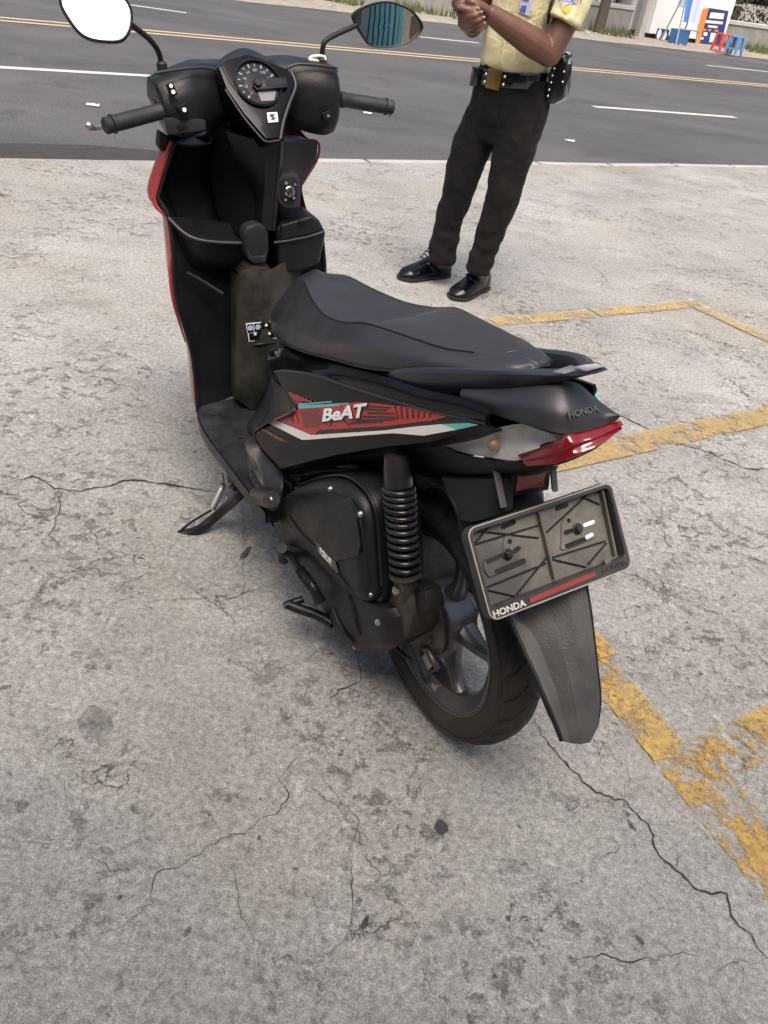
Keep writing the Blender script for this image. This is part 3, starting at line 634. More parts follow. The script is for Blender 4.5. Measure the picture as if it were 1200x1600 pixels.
# --- shock absorber
st_, sb_ = V((0.0333,0.12,0.6008)), V((-0.0234,0.12,0.4024)); sx_ = (sb_-st_); SL = sx_.length; sx_.normalize()
sh = mklathe('shock_absorber', st_, sx_, [(.020, -.03), (.0235, .0), (.0245, .02), (.0245, SL*.11), (.014, SL*.12), (.014, SL*.55), (.018, SL*.56), (.018, SL*.90), (.024, SL*.91), (.024, SL*.935), (.012, SL*.95), (.012, SL*1.0)], MAT['spring_black'], S, 28)
s_, u_, d_ = frame_of(sx_); hp = []
T = 12.5
for i in range(int(T*22)+1):
    f = i/(T*22); g = f**.92; a = 2*math.pi*T*f
    hp.append(st_+sx_*(SL*(.11+.80*(.78*f+.22*f*f)))+(s_*math.cos(a)+u_*math.sin(a))*.0248)
bm = bmesh.new(); tube(bm, hp, .0046, 8); finish('spring', bm, MAT['spring_black'], sh, 60)
mklathe('spring_seat', st_+sx_*SL*.905, sx_, [(.029, 0), (.029, .006), (.022, .012)], MAT['cast_metal'], sh, 28)
mkprism('clevis', [sb_+Vector(q) for q in ((-.016, -.016, .012), (.016, -.016, .012), (.016, -.016, -.035), (-.016, -.016, -.035))], (0, .032, 0), MAT['cast_metal'], sh, .004)
mklathe('bolt', sb_+Vector((0, .016, -.012)), (0, 1, 0), [(.009, 0), (.009, .006), (.006, .008)], MAT['bare_metal'], sh, 6)

# --- seat
lowL = [(0.7559,0.048,0.5561),(0.6792,0.072,0.5613),(0.553,0.098,0.597),(0.4204,0.114,0.6411),(0.2821,0.12,0.69),(0.1692,0.116,0.7262),(0.085,0.104,0.7582),(-0.0219,0.08,0.8026),(-0.083,0.056,0.8251),(-0.1168,0.032,0.8386),(-0.122,0.004,0.8426)]
midL = [(0.7256,0.05,0.6031),(0.6292,0.078,0.6284),(0.5137,0.1,0.6585),(0.3955,0.116,0.6874),(0.2745,0.122,0.725),(0.1707,0.117,0.7633),(0.089,0.104,0.7878),(-0.0089,0.08,0.8144),(-0.0685,0.056,0.8315),(-0.107,0.032,0.847),(-0.114,0.004,0.8499)]
creL = [(0.6327,0.034,0.7038),(0.5605,0.049,0.7228),(0.4831,0.069,0.7216),(0.3873,0.087,0.7287),(0.2918,0.094,0.7543),(0.2201,0.092,0.7828),(0.1331,0.08,0.8006),(0.0236,0.065,0.821),(-0.0368,0.049,0.837),(-0.0694,0.03,0.8473),(-0.0772,0.004,0.8491)]
creL = [Vector(q) for q in creL]; midL = [Vector(q) for q in midL]
dish = [0, -.002, -.012, -.018, -.014, -.004, .003, .003, .002, .001, 0]
ctr = [Vector((q.x, 0, q.z+d)) for q, d in zip(creL, dish)]
ctr[0] = V((0.6162,0,0.7233))
up0 = [q.lerp(m, .10) for q, m in zip(creL, midL)]
up1 = [q.lerp(c, .10)+Vector((0, 0, d*.10)) for q, c, d in zip(creL, ctr, dish)]
up2 = [q.lerp(c, .50)+Vector((0, 0, d*.20+.001)) for q, c, d in zip(creL, ctr, dish)]
rows = [lowL, midL, up0, creL, up1, up2, ctr, mir(up2), mir(up1), mir(creL), mir(up0), mir(midL), mir(lowL)]
K = len(lowL); N = 64
A = [[cr([Vector(q) for q in r], (K-1)*i/(N-1)) for i in range(N)] for r in rows]
G = []
MM = 73
for j in range(MM):
    t_ = (len(A)-1)*j/(MM-1); G.append([cr([r[i] for r in A], t_) for i in range(N)])
bm = bmesh.new(); vs = grid(bm, G)
for col in (0, N-1):
    ring = [r[col] for r in vs]
    try: bm.faces.new(ring if col else ring[::-1])
    except ValueError: pass
grid(bm, [[v.co.copy() for v in vs[0]], [v.co.copy() for v in vs[-1]]])
seat = finish('seat', bm, MAT['seat_vinyl'], S, 60)
mktube('piping', [q+Vector((0, .0, .0005)) for q in creL[1:9]], .0017, MAT['matte_black'], seat, 6, 60)
# welt seam round the foot of the seat
mktube('seam', [Vector(q)+Vector((0, .001, .004)) for q in lowL[1:-1]], .0016, MAT['matte_black'], seat, 6, 60)
mktube('seam', mir([Vector(q)+Vector((0, .001, .004)) for q in lowL[1:-1]]), .0016, MAT['matte_black'], seat, 6, 60)

# --- body core that carries the panels
bm = bmesh.new(); rg = []
for x, w, z0, z1 in ((.64, .075, .30, .585), (.55, .10, .33, .60), (.40, .105, .40, .635), (.20, .10, .50, .70), (.05, .075, .58, .755), (-.04, .050, .66, .78), (-.15, .030, .72, .80)):
    rg.append([Vector((x, a*w, z)) for a, z in ((-1, z0+.02), (-.85, z0), (.85, z0), (1, z0+.02), (1, z1-.02), (.85, z1), (-.85, z1), (-1, z1-.02))])
rings(bm, rg); finish('body_core', bm, MAT['void_black'], S, 40)

# --- side panels with their decals (the far side carries the same)
SN = nrm('S')
def side_panel(far):
    f = (lambda P: mir(P)) if far else (lambda P: [Vector(q) for q in P])
    inn = Vector((0, -1 if not far else 1, 0))
    W = Vector((SN.x, SN.y*(-1 if far else 1), SN.z))
    pn = bpy.data.objects.new('side_panel', None); COL.objects.link(pn); pn.parent = S
    top = [(0.4613,0.1585,0.5887),(0.4193,0.1528,0.6104),(0.3129,0.1408,0.6497),(0.1846,0.1283,0.6847),(0.0781,0.1177,0.7148),(0.0094,0.1107,0.7352),(-0.0444,0.1051,0.7523),(-0.101,0.0989,0.7717),(-0.1471,0.094,0.7873)]
    low = [(0.376,0.1602,0.5476),(0.3574,0.1603,0.5403),(0.2674,0.1509,0.5689),(0.1622,0.1372,0.6198),(0.0622,0.1235,0.672),(-0.002,0.1147,0.7056),(-0.0521,0.1077,0.7328),(-0.1048,0.1002,0.7623),(-0.1476,0.0941,0.7861)]
    patch('upper_skin', [f(top), f(low)], MAT['gloss_black'], pn, 33, 9, .008, inn, False, False, idx=True)
    t2 = [(0.5047,0.1849,0.4349),(0.4575,0.1754,0.479),(0.3877,0.1635,0.5305),(0.3395,0.1575,0.5522),(0.1629,0.1369,0.622),(0.063,0.1232,0.674),(-0.0514,0.1075,0.7346),(-0.1471,0.094,0.7873)]
    b2 = [(0.506,0.188,0.4157),(0.4717,0.1875,0.4064),(0.417,0.1841,0.4092),(0.3869,0.1826,0.408),(0.195,0.1502,0.548),(0.0662,0.1296,0.6343),(-0.0463,0.1124,0.7047),(-0.1481,0.0943,0.7848)]
    t3 = [Vector(q)+Vector((0, -.035, -.018)) for q in b2]
    patch('lower_skin', [f(t2), f(b2)], MAT['gloss_black'], pn, 29, 7, .008, inn, False, False, idx=True)
    patch('tuck_under', [f([Vector(q) for q in b2]), f(t3)], MAT['matte_black'], pn, 29, 4, .004, inn, False, False, idx=True)
    hi = f(top); mktube('crease_line', [q+W*.001 for q in hi], .0022, MAT['rail_paint'], pn, 6, 40)
    def dec(name, pts, mat, lift=.0012):
        o = sheet(name, [q+W*lift for q in f(pts)], MAT[mat], pn)
        bm = bmesh.new(); bm.from_mesh(o.data); bm.normal_update()
        for fc in bm.faces:
            if fc.normal.dot(W) < 0: fc.normal_flip()
        bm.to_mesh(o.data); bm.free(); return o
    dec('decal', [(0.4406,0.1722,0.4936),(0.3618,0.1583,0.5547),(0.237,0.1405,0.6247),(0.1618,0.1294,0.6692),(0.1113,0.1231,0.6916),(0.0246,0.1127,0.7276),(-0.0734,0.102,0.7618),(0.0001,0.114,0.7111),(0.1466,0.1354,0.6255),(0.2648,0.152,0.5609),(0.2795,0.1555,0.5437),(0.2927,0.1573,0.5367)], 'decal_red')
    dec('decal', [(0.3427,0.156,0.5629),(0.2775,0.1465,0.6007),(0.2583,0.1476,0.5869),(0.2727,0.1523,0.5621),(0.3192,0.1586,0.5379)], 'decal_dark_red', .0016)
    dec('decal', [(0.273,0.1546,0.5472),(0.2607,0.1514,0.5637),(0.0779,0.1253,0.6662),(-0.0758,0.1022,0.7598),(-0.1241,0.0966,0.7785),(0.0759,0.126,0.6608)], 'decal_black', .0016)
    dec('decal', [(0.4568,0.1758,0.4765),(0.4352,0.1716,0.4956),(0.2881,0.1568,0.5385),(0.0755,0.1261,0.6598),(-0.0043,0.1141,0.709),(-0.0602,0.1059,0.7418),(-0.0953,0.1025,0.7511),(-0.0271,0.1134,0.7049),(0.0494,0.1233,0.6688),(0.3032,0.1605,0.5201),(0.3191,0.1627,0.5115)], 'decal_white', .002)
    dec('decal', [(-0.0588,0.106,0.7411),(-0.1147,0.0981,0.7721),(-0.1355,0.0958,0.7798),(-0.0953,0.1025,0.7511)], 'decal_teal', .0022)
    dec('decal', [(0.5005,0.1834,0.4432),(0.4609,0.1789,0.458),(0.3831,0.1718,0.4757),(0.3576,0.169,0.4851),(0.4081,0.1753,0.4622)], 'decal_dark_red', .0012)
    # red ruled triangle and the blue lines above the name
    L = [((0.3956,0.1568,0.5766),(0.3509,0.1522,0.59)),((0.3895,0.1567,0.5748),(0.3363,0.1508,0.5937)),((0.3835,0.1567,0.5729),(0.3219,0.1495,0.5974)),((0.3751,0.1563,0.5722),(0.3077,0.1481,0.601)),((0.3666,0.1561,0.5709),(0.338,0.1527,0.5821))]
    for a, b in L:
        a, b = V(a), V(b); dec('decal', [a, b, b+Vector((0, 0, -.0035))-SN*0, a+Vector((0, 0, -.0045))], 'decal_red', .0016)
    for a, b in [((0.3533,0.1553,0.5713),(0.2397,0.1394,0.6329)),((0.3523,0.1557,0.5682),(0.1876,0.1331,0.6551)),((0.3491,0.1558,0.5663),(0.2137,0.1371,0.6387))]:
        a, b = V(a), V(b); dec('decal', [a, b, b+Vector((0, 0, -.0022)), a+Vector((0, 0, -.0034))], 'decal_cyan', .0016)
    # zebra strokes inside the red field
    zb = [((0.1674,0.1311,0.6604),(0.0685,0.1188,0.7047)),((0.1469,0.1295,0.6633),(0.0769,0.1206,0.6959)),((0.1268,0.128,0.6661),(0.0556,0.1186,0.7009)),((0.139,0.1307,0.6528),(0.047,0.1185,0.6984)),((0.1588,0.1346,0.6353),(0.0491,0.1194,0.6939)),((0.1723,0.1372,0.6234),(0.0804,0.1243,0.6732)),
          ((0.0599,0.1171,0.7124),(0.0427,0.1185,0.6971)),((0.0436,0.1151,0.7193),(0.0333,0.1172,0.702)),((0.0288,0.1135,0.7244),(0.0209,0.1156,0.7083)),((0.0144,0.1119,0.7294),(0.0075,0.1136,0.7163)),((0.0002,0.1104,0.7343),(-0.0041,0.1118,0.7233)),((-0.0138,0.1088,0.7391),(-0.017,0.1099,0.7309)),((-0.0289,0.1072,0.7445),(-0.0296,0.1081,0.7384)),
          ((0.2335,0.1465,0.5852),(0.2137,0.1392,0.6249)),((0.2206,0.1407,0.6177),(0.1712,0.1376,0.6202)),((0.2598,0.147,0.5914),(0.2425,0.1473,0.5832)),((0.3721,0.1621,0.5342),(0.3593,0.1623,0.5282)),((0.3542,0.159,0.5475),(0.3398,0.1601,0.5355))]
    for a, b in zb:
        a, b = V(a), V(b); d = (b-a).normalized(); s = d.cross(SN)*.0028; e = (.35 if abs(d.z) < .8 else .8)
        w1 = 2.2 if a.x > .36 and a.x < .40 else 1
        dec('decal', [a-s*.6*w1, b-s*e*w1, b+s*e*w1, a+s*.6*w1], 'decal_black', .0019)
    a, b = V((0.2832,0.1501,0.5794)), V((0.1212,0.1265,0.6737))
    if not far:
        xd = b-a; yd = SN.cross(xd)
        text('lettering', 'BeAT', .031, MAT['decal_black'], pn, (a+b)/2+W*.0024+Vector((-.001, 0, -.0015)), xd, yd, .0003, .30, bold=.0020, sx=2.05)
        text('lettering', 'BeAT', .031, MAT['sticker_white'], pn, (a+b)/2+W*.0032, xd, yd, .0004, .30, bold=.0010, sx=2.05)
    return pn
side_panel(False); side_panel(True)
# glossy strip between the panels and the seat
us = [(0.669,0.088,0.5248),(0.5579,0.096,0.5886),(0.4337,0.108,0.6284),(0.2939,0.114,0.6782),(0.1759,0.112,0.7174),(0.0926,0.108,0.7427),(0.0095,0.102,0.7646),(-0.0831,0.096,0.7953),(-0.1508,0.094,0.8117)]
ls = [(0.4702,0.1605,0.579),(0.4186,0.1532,0.6081),(0.3122,0.1411,0.6475),(0.1839,0.1286,0.6826),(0.0773,0.118,0.7129),(0.0087,0.111,0.7333),(-0.0451,0.1053,0.7506),(-0.1017,0.0992,0.77),(-0.1502,0.0939,0.7869)]
for P, Q, inn in ((us, ls, (0, -1, 0)), (mir(us), mir(ls), (0, 1, 0))):
    mid = [Vector(a).lerp(Vector(b), .5)+Vector((0, .006*(1 if inn[1] < 0 else -1), 0)) for a, b in zip(P, Q)]
    patch('shoulder_panel', [P, mid, Q], MAT['gloss_black'], S, 41, 9, .006, inn, True, True, idx=True)
# --- grab rail
TO = [(0.1272,0.1,0.7313),(0.0906,0.108,0.7597),(0.0295,0.104,0.7902),(-0.0378,0.092,0.8188),(-0.1052,0.08,0.8466),(-0.154,0.064,0.8648),(-0.1963,0.04,0.8775),(-0.2292,0.018,0.8881),(-0.2543,0,0.9038)]
BO = [(0.1281,0.098,0.7269),(0.0938,0.104,0.7297),(0.0352,0.099,0.7476),(-0.0229,0.088,0.7692),(-0.1043,0.074,0.8117),(-0.1589,0.058,0.8427),(-0.1982,0.036,0.8625),(-0.227,0.016,0.8792),(-0.2566,0,0.9004)]
IN = [(0, -1, 0)]*4+[(.1, -1, 0), (.3, -1, 0), (.7, -.8, 0), (1, -.5, 0), (1, 0, 0)]
WD = [.004, .012, .018, .019, .019, .020, .022, .026, .028]
def rail_ring(t, b, i, w):
    t, b, i = Vector(t), Vector(b), Vector(i).normalized()*w
    c = (t-b)*.16; return [t-c, t+i*.16, t+i*.65+Vector((0, 0, .001)), t+i+Vector((0, 0, -.003)), b+i*1.05, b+i*.2]
near = [rail_ring(t, b, i, w) for t, b, i, w in zip(TO, BO, IN, WD)]
far_ = [[Vector((q.x, -q.y, q.z)) for q in r] for r in near[:-1]][::-1]
allr = near+far_; n_ = len(allr)
rg = [[cr([r[k] for r in allr], (n_-1)*q/68) for k in range(6)] for q in range(69)]
bm = bmesh.new(); rings(bm, rg); rail = finish('grab_rail', bm, MAT['rail_paint'], S, 40, .0015, 2)
# remains of a sticker on the rail
for pts in ([(-0.1976,0.039,0.878),(-0.2143,0.026,0.8926),(-0.2245,0.017,0.8911),(-0.2111,0.031,0.88)], [(-0.2206,0.025,0.8936),(-0.2362,0.004,0.9014),(-0.2485,0.002,0.9023),(-0.2324,0.015,0.8908)]):
    P = [Vector(q)+Vector((-.002, .001, .0045)) for q in pts]
    patch('sticker', [[P[0], P[1]], [P[3], P[2]]], MAT['old_tape'], rail, 5, 5, .0006, (0, 0, -1), False, False)
mkprism('tail_floor', [(-.02, -.065, .775), (-.02, .065, .775), (-.10, .055, .80), (-.16, .035, .815), (-.185, 0, .822), (-.16, -.035, .815), (-.10, -.055, .80)], (0, 0, -.04), MAT['void_black'], S)

# --- tail cowl
cb = [(-0.0677,0.088,0.7771),(-0.1399,0.08,0.7987),(-0.1861,0.068,0.8076),(-0.2236,0.054,0.811),(-0.2419,0.036,0.8104),(-0.2475,0,0.8103),(-0.2472,-0.028,0.8114),(-0.2489,-0.048,0.8157)]
ct = [(-0.0672,0.084,0.7993),(-0.1174,0.068,0.8211),(-0.1582,0.052,0.8421),(-0.1836,0.036,0.8553),(-0.1977,0.014,0.8625),(-0.1977,-0.014,0.852),(-0.21,-0.04,0.83),(-0.2432,-0.05,0.8222)]
cm = [Vector(a).lerp(Vector(b), .42)+Vector((-.006, .002, .006)) for a, b in zip(cb, ct)]
cowl = patch('tail_cowl', [cb, cm, ct], MAT['cowl_grey'], S, 49, 13, .006, (.6, 0, -.8), idx=True)
mc = [Vector((q[0]+.006, -q[1]*.90, q[2]-.014)) for q in cb[:4]]; mt_ = [Vector((q[0]+.006, -q[1]*.88, q[2]-.016)) for q in ct[:4]]
patch('tail_cowl_side', [mc, mt_], MAT['cowl_grey'], S, 20, 6, .006, (.6, 0, -.8), idx=True)
hq = cowl.closest_point_on_mesh(V((-0.2357,0.006,0.8329))); hz = hq[2]; hx = (Vector((0, -1, 0))-hz*hz.dot(Vector((0, -1, 0)))).normalized()
text('lettering', 'HONDA', .0125, MAT['plate_grey'], cowl, hq[1]+hz*.0012, hx, hz.cross(hx), .0010, bold=.0002, sx=1.15)
# --- lamps
tl = bpy.data.objects.new('tail_lamp', None); COL.objects.link(tl); tl.parent = S
la = [(-0.1876,0.06,0.7484),(-0.2228,0.052,0.7797),(-0.2451,0.042,0.8023),(-0.2489,0.034,0.8104),(-0.2475,0.016,0.8082),(-0.2504,0,0.8094),(-0.249,-0.028,0.8099),(-0.2528,-0.052,0.8138)]
lb = [(-0.2059,0.058,0.7429),(-0.2299,0.05,0.7554),(-0.244,0.041,0.7642),(-0.2579,0.03,0.7774),(-0.2627,0.015,0.785),(-0.2662,0,0.7928),(-0.2622,-0.026,0.8002),(-0.257,-0.048,0.807)]
lt_ = [Vector(a).lerp(Vector(b), .32)+Vector((-.006, .002, .002)) for a, b in zip(la, lb)]; lu_ = [Vector(a).lerp(Vector(b), .52)+Vector((-.002, .001, 0)) for a, b in zip(la, lb)]; lv_ = [Vector(a).lerp(Vector(b), .75)+Vector((-.006, .002, 0)) for a, b in zip(la, lb)]
patch('lens', [la, lt_, lu_, lv_, lb], MAT['lamp_red'], tl, 49, 21, .004, (1, 0, 0), idx=True)
lb2 = [Vector(q) for q in lb]; mktube('lens_rim', [q+Vector((.001, 0, -.0005)) for q in lb2], .0016, MAT['matte_black'], tl, 6, 40)
mkprism('lamp_body', [Vector((q[0]+.012, q[1]*.9, q[2])) for q in lb[1:6]]+[Vector((q[0]+.012, -q[1]*.9, q[2])) for q in lb[1:5]][::-1], (.01, 0, .02), MAT['matte_black'], tl)
sa = [(-0.0162,0.09,0.6787),(-0.073,0.086,0.7269),(-0.1271,0.076,0.7604),(-0.1809,0.062,0.7962),(-0.2179,0.05,0.8028),(-0.2455,0.034,0.8035)]
sb2 = [(-0.0186,0.089,0.6781),(-0.0832,0.083,0.698),(-0.1448,0.073,0.7219),(-0.1909,0.06,0.7418),(-0.22,0.048,0.7709),(-0.2456,0.033,0.7993)]
smd = [Vector(a).lerp(Vector(b), .5)+Vector((-.004, .009, 0)) for a, b in zip(sa, sb2)]
for far in (False, True):
    f = mir if far else (lambda P: P); s = -1 if far else 1
    root = bpy.data.objects.new('turn_signal', None); COL.objects.link(root); root.parent = S
    patch('lens', [f(sa), f(smd), f(sb2)], MAT['lens_clear'], root, 33, 11, 0, (0, -s, 0), idx=True)
    bw = [Vector(q)+Vector((.004, -.006, 0)) for q in smd]; bw2 = [q+Vector((.006, -.016, 0)) for q in bw]
    sa_ = [Vector(q)+Vector((0.002, -.003, 0)) for q in sa]; sb_2 = [Vector(q)+Vector((.002, -.003, 0)) for q in sb2]
    patch('bowl', [f(sa_), f(bw2), f(sb_2)], MAT['lens_bowl'], root, 33, 9, .002, (0, -s, 0), idx=True)
    q = V((-0.1418,0.07,0.7435)); q.y *= s
    bm = bmesh.new(); bmesh.ops.create_uvsphere(bm, u_segments=20, v_segments=12, radius=.0095, matrix=Matrix.Translation(q)); finish('bulb', bm, MAT['bulb_amber'], root)
# rear end of the far side panel, its white and teal stripe showing past the rail
for nm, P, m in (('panel_flange', [(-0.0969,-0.098,0.7891),(-0.1111,-0.098,0.7928),(-0.1376,-0.1,0.7861),(-0.123,-0.1,0.7853)], 'decal_white'), ('panel_flange', [(-0.1111,-0.098,0.7928),(-0.1331,-0.1,0.7958),(-0.1569,-0.102,0.7869),(-0.1376,-0.1,0.7861)], 'decal_teal')):
    patch(nm, [[P[0], P[1]], [P[3], P[2]]], MAT[m], S, 6, 6, .003, (0, -1, 0), False, False)
# --- black under-tail
ua = [(0.2881,0.14,0.4782),(0.1563,0.128,0.5706),(0.0546,0.112,0.6378),(-0.0161,0.09,0.6793),(-0.0868,0.083,0.6978),(-0.1469,0.072,0.7207),(-0.194,0.06,0.7415),(-0.2245,0.05,0.7489),(-0.2416,0.038,0.7593)]
ub = [(0.3016,0.105,0.4455),(0.1893,0.095,0.5143),(0.0968,0.082,0.5577),(0.0357,0.068,0.5796),(-0.0341,0.058,0.6104),(-0.1004,0.05,0.6513),(-0.1583,0.04,0.6885),(-0.1913,0.028,0.7103),(-0.2117,0.016,0.7263)]
for P, Q, i in ((ua, ub, (0, -1, 0)), (mir(ua[:7]), mir(ub[:7]), (0, 1, 0))):
    patch('tail_underside', [P, [Vector(a).lerp(Vector(b), .5)+Vector((-.004, .004 if i[1] < 0 else -.004, 0)) for a, b in zip(P, Q)], Q], MAT['matte_black'], S, 41, 9, .004, i, idx=True)
mkbox('under_tail_fill', (-.07, 0, .715), (.20, .10, .04), MAT['void_black'], S, Matrix.Rotation(R(20), 3, 'Y'), .01)

# --- rear fender with its hanging flap
fl = [(0.0483,0.07,0.5723),(-0.0402,0.08,0.6078),(-0.0949,0.084,0.5948),(-0.1146,0.082,0.5567),(-0.1517,0.078,0.5105)]
fe = [Vector(q) for q in fl]
cen = [Vector((q.x-.035, 0, q.z+.012)) for q in fe]
rl_ = [Vector((q.x-.022, q.y*.72, q.z+.008)) for q in fe]
fend = patch('rear_fender', [fe, rl_, cen, mir(rl_), mir(fe)], MAT['matte_black'], S, 25, 17, .005, (.7, 0, -.5), idx=True)
cap = [Vector(q) for q in [(-0.0413,0.07,0.6208),(-0.0965,0.062,0.6534),(-0.1553,0.05,0.6916)]]
patch('fender_cheek', [[Vector(q) for q in [(-0.0375,0.08,0.6224),(-0.0911,0.07,0.651),(-0.1466,0.06,0.6844),(-0.1645,0.045,0.6915)]], [Vector(q) for q in [(-0.0996,0.083,0.5825),(-0.1371,0.082,0.6046),(-0.1722,0.07,0.6373),(-0.182,0.05,0.6497)]]], MAT['matte_black'], S, 12, 6, .01, (.5, -.5, 0), idx=True)
for u in (((-0.15,0.0697,0.7007), (-0.15,0.0565,0.697), (-0.185,0.062,0.659), (-0.185,0.0747,0.6594)), ((-0.15,-0.0424,0.6757), (-0.15,-0.0541,0.6737), (-0.178,-0.0406,0.6521), (-0.178,-0.0293,0.653))):
    mkprism('fender_rib', u, (.010, -.004, .0), MAT['flap_grey'], S, .002)
rf = mkprism('reflector_housing', [(-0.168,0.0507,0.7088),(-0.168,-0.0241,0.6998),(-0.168,-0.0301,0.6511),(-0.168,0.0418,0.6603)], (.035, 0, .0), MAT['matte_black'], S, .003)
mkprism('rear_reflector', [(-0.172,0.042,0.7022),(-0.172,-0.0122,0.6963),(-0.172,-0.014,0.6655),(-0.172,0.0395,0.6705)], (.008, 0, 0), MAT['reflector_red'], S, .002)
F1 = [Vector(q) for q in [(-0.212,0.052,0.4748),(-0.259,0.048,0.4376),(-0.3095,0.044,0.3976),(-0.3474,0.04,0.3604),(-0.3743,0.03,0.3183)]]
FR = [Vector(q) for q in [(-0.2287,0.034,0.4609),(-0.2669,0.026,0.4423),(-0.3051,0.022,0.4047),(-0.3342,0.02,0.3738),(-0.3781,0.014,0.3087)]]
FC = [Vector(q) for q in [(-0.2381,0,0.483),(-0.2786,0,0.4558),(-0.3151,0,0.4187),(-0.3479,0,0.3779),(-0.3868,0,0.3076)]]
G1 = [Vector(q) for q in [(-0.2597,-0.062,0.527),(-0.2905,-0.058,0.4837),(-0.3293,-0.052,0.4226),(-0.361,-0.048,0.3671),(-0.3783,-0.04,0.3232)]]
G0 = [Vector(q) for q in [(-0.2521,-0.03,0.5102),(-0.2874,-0.03,0.4719),(-0.3241,-0.028,0.4215),(-0.3545,-0.026,0.3716),(-0.3884,-0.018,0.304)]]
flap = patch('mud_flap', [F1, FR, FC, G0, G1], MAT['flap_grey'], S, 33, 21, .005, (1, 0, 0), idx=True, rsmooth=False, ang=12)
mktube('flap_rim', [q+Vector((.002, .001, 0)) for q in F1], .0035, MAT['matte_black'], flap, 8, 24)
fs = [Vector((.06, .0, .003))]
side = [q+Vector((.045, -.004, .01)) for q in F1]
patch('flap_side', [F1, side], MAT['matte_black'], flap, 20, 4, .003, (0, -1, 0), idx=True)
sideR = [q+Vector((.045, .004, .01)) for q in G1]
patch('flap_side', [G1, sideR], MAT['matte_black'], flap, 20, 4, .003, (0, 1, 0), idx=True)

# --- number plate holder (no plate fitted)
KC = Vector(PLANES['K'][0]); KN = nrm('K')
TLk, TRk, BLk, BRk = V((-0.1915,0.1386,0.6445)), V((-0.194,-0.1346,0.6523)), V((-0.2725,0.1315,0.5385)), V((-0.2738,-0.1333,0.5476))
ex = ((TRk-TLk)+(BRk-BLk)).normalized(); ey = ((TLk-BLk)+(TRk-BRk)); ey = (ey-ex*ey.dot(ex)).normalized(); KN = ex.cross(ey)
KC = (TLk+TRk+BLk+BRk)/4; HW = ((TRk-TLk).length+(BRk-BLk).length)/4; HH = ((TLk-BLk).length+(TRk-BRk).length)/4+.004; KC = KC-ey*.002
def kp(a, b, c=0): return KC+ex*a+ey*b+KN*c
def kq(P, c=0):
    d = Vector(P)-KC; return kp(d.dot(ex), d.dot(ey), c)
def rrect(cx, cy, w, h, r, n=6, c=0):
    P = []
    for sx, sy, a0 in ((1, 1, 0), (-1, 1, 90), (-1, -1, 180), (1, -1, 270)):
        for i in range(n+1):
            a = R(a0+90*i/n); P.append(kp(cx+sx*(w-r)+r*math.cos(a), cy+sy*(h-r)+r*math.sin(a), c))
    return P
holder = bpy.data.objects.new('plate_holder', None); COL.objects.link(holder); holder.parent = S
bm = bmesh.new()
o_ = lambda c, d=0: rrect(0, 0, HW-d, HH-d, .014, c=c); i_ = lambda c, d=0: rrect(0, .006, HW-.008+d, HH-.0140+d, .008, c=c)
rs = [o_(-.020), o_(-.002), o_(0, .0015), i_(0, .001), i_(-.0015), i_(-.018), ]
grid(bm, rs+[rs[0]], closed=True); frm = finish('frame', bm, MAT['holder_frame'], holder, 35)
bm = bmesh.new(); P0 = rrect(0, .003, HW-.008, HH-.012, .008, c=-.0165); prism(bm, P0, -KN*.003); bp_ = finish('back_plate', bm, MAT['plate_grey'], holder, 35)
def kbar(name, a, b, w, h, z, mat, par=holder):
    a, b = Vector(a), Vector(b); d = (b-a).normalized(); s = KN.cross(d)*w/2
    bm = bmesh.new(); prism(bm, [kq(a-s, z+h), kq(b-s, z+h), kq(b+s, z+h), kq(a+s, z+h)], -KN*h); return finish(name, bm, mat, par, 35, min(w, h)*.25, 1)
PG = MAT['plate_grey']
kbar('rib', (-0.1986,0.0035,0.6407), (-0.262,0.004,0.5575), .004, .010, -.0165, PG); kbar('rib', (-0.1951,0.1282,0.6401), (-0.2615,0.1252,0.5532), .004, .010, -.0165, PG); kbar('rib', (-0.1965,-0.1192,0.6485), (-0.2622,-0.1154,0.5622), .004, .010, -.0165, PG)
for a, b in (((-0.2059,0.12,0.6263), (-0.191,0.0735,0.6478)), ((-0.1948,0.117,0.641), (-0.2211,0.012,0.6108)), ((-0.2631,0.0734,0.5531), (-0.2413,0.0073,0.5845)), ((-0.249,0.1204,0.5698), (-0.2636,0.0771,0.5524)), ((-0.2191,-0.0034,0.614), (-0.1949,-0.1097,0.6502)), ((-0.1914,-0.0672,0.653), (-0.2108,-0.1121,0.6293)), ((-0.2431,0.001,0.5824), (-0.2628,-0.0599,0.5591)), ((-0.2612,-0.0645,0.5614), (-0.2482,-0.108,0.5801)), ((-0.2471,0.1239,0.5721), (-0.2457,0.0095,0.5786)), ((-0.2426,0.0007,0.5831), (-0.246,-0.1065,0.5829)), ((-0.207,0.1205,0.6249), (-0.2101,0.0066,0.6255))):
    kbar('rib', a, b, .0020, .004, -.0165, MAT['dusty_black'])
def slot(pa, pb, w, mat='void_black', lift=.0004):
    a, b = Vector(kq(pa)), Vector(kq(pb)); d = (b-a).normalized(); s = KN.cross(d); P = []
    for k in range(9): an = R(-90+22.5*k); P.append(b+(d*math.cos(an)+s*math.sin(an))*w/2)
    for k in range(9): an = R(90+22.5*k); P.append(a+(d*math.cos(an)+s*math.sin(an))*w/2)
    bm = bmesh.new(); prism(bm, [kq(q, -.0165+lift) for q in P], -KN*.002); return finish('slot', bm, MAT[mat], holder, smooth=False)
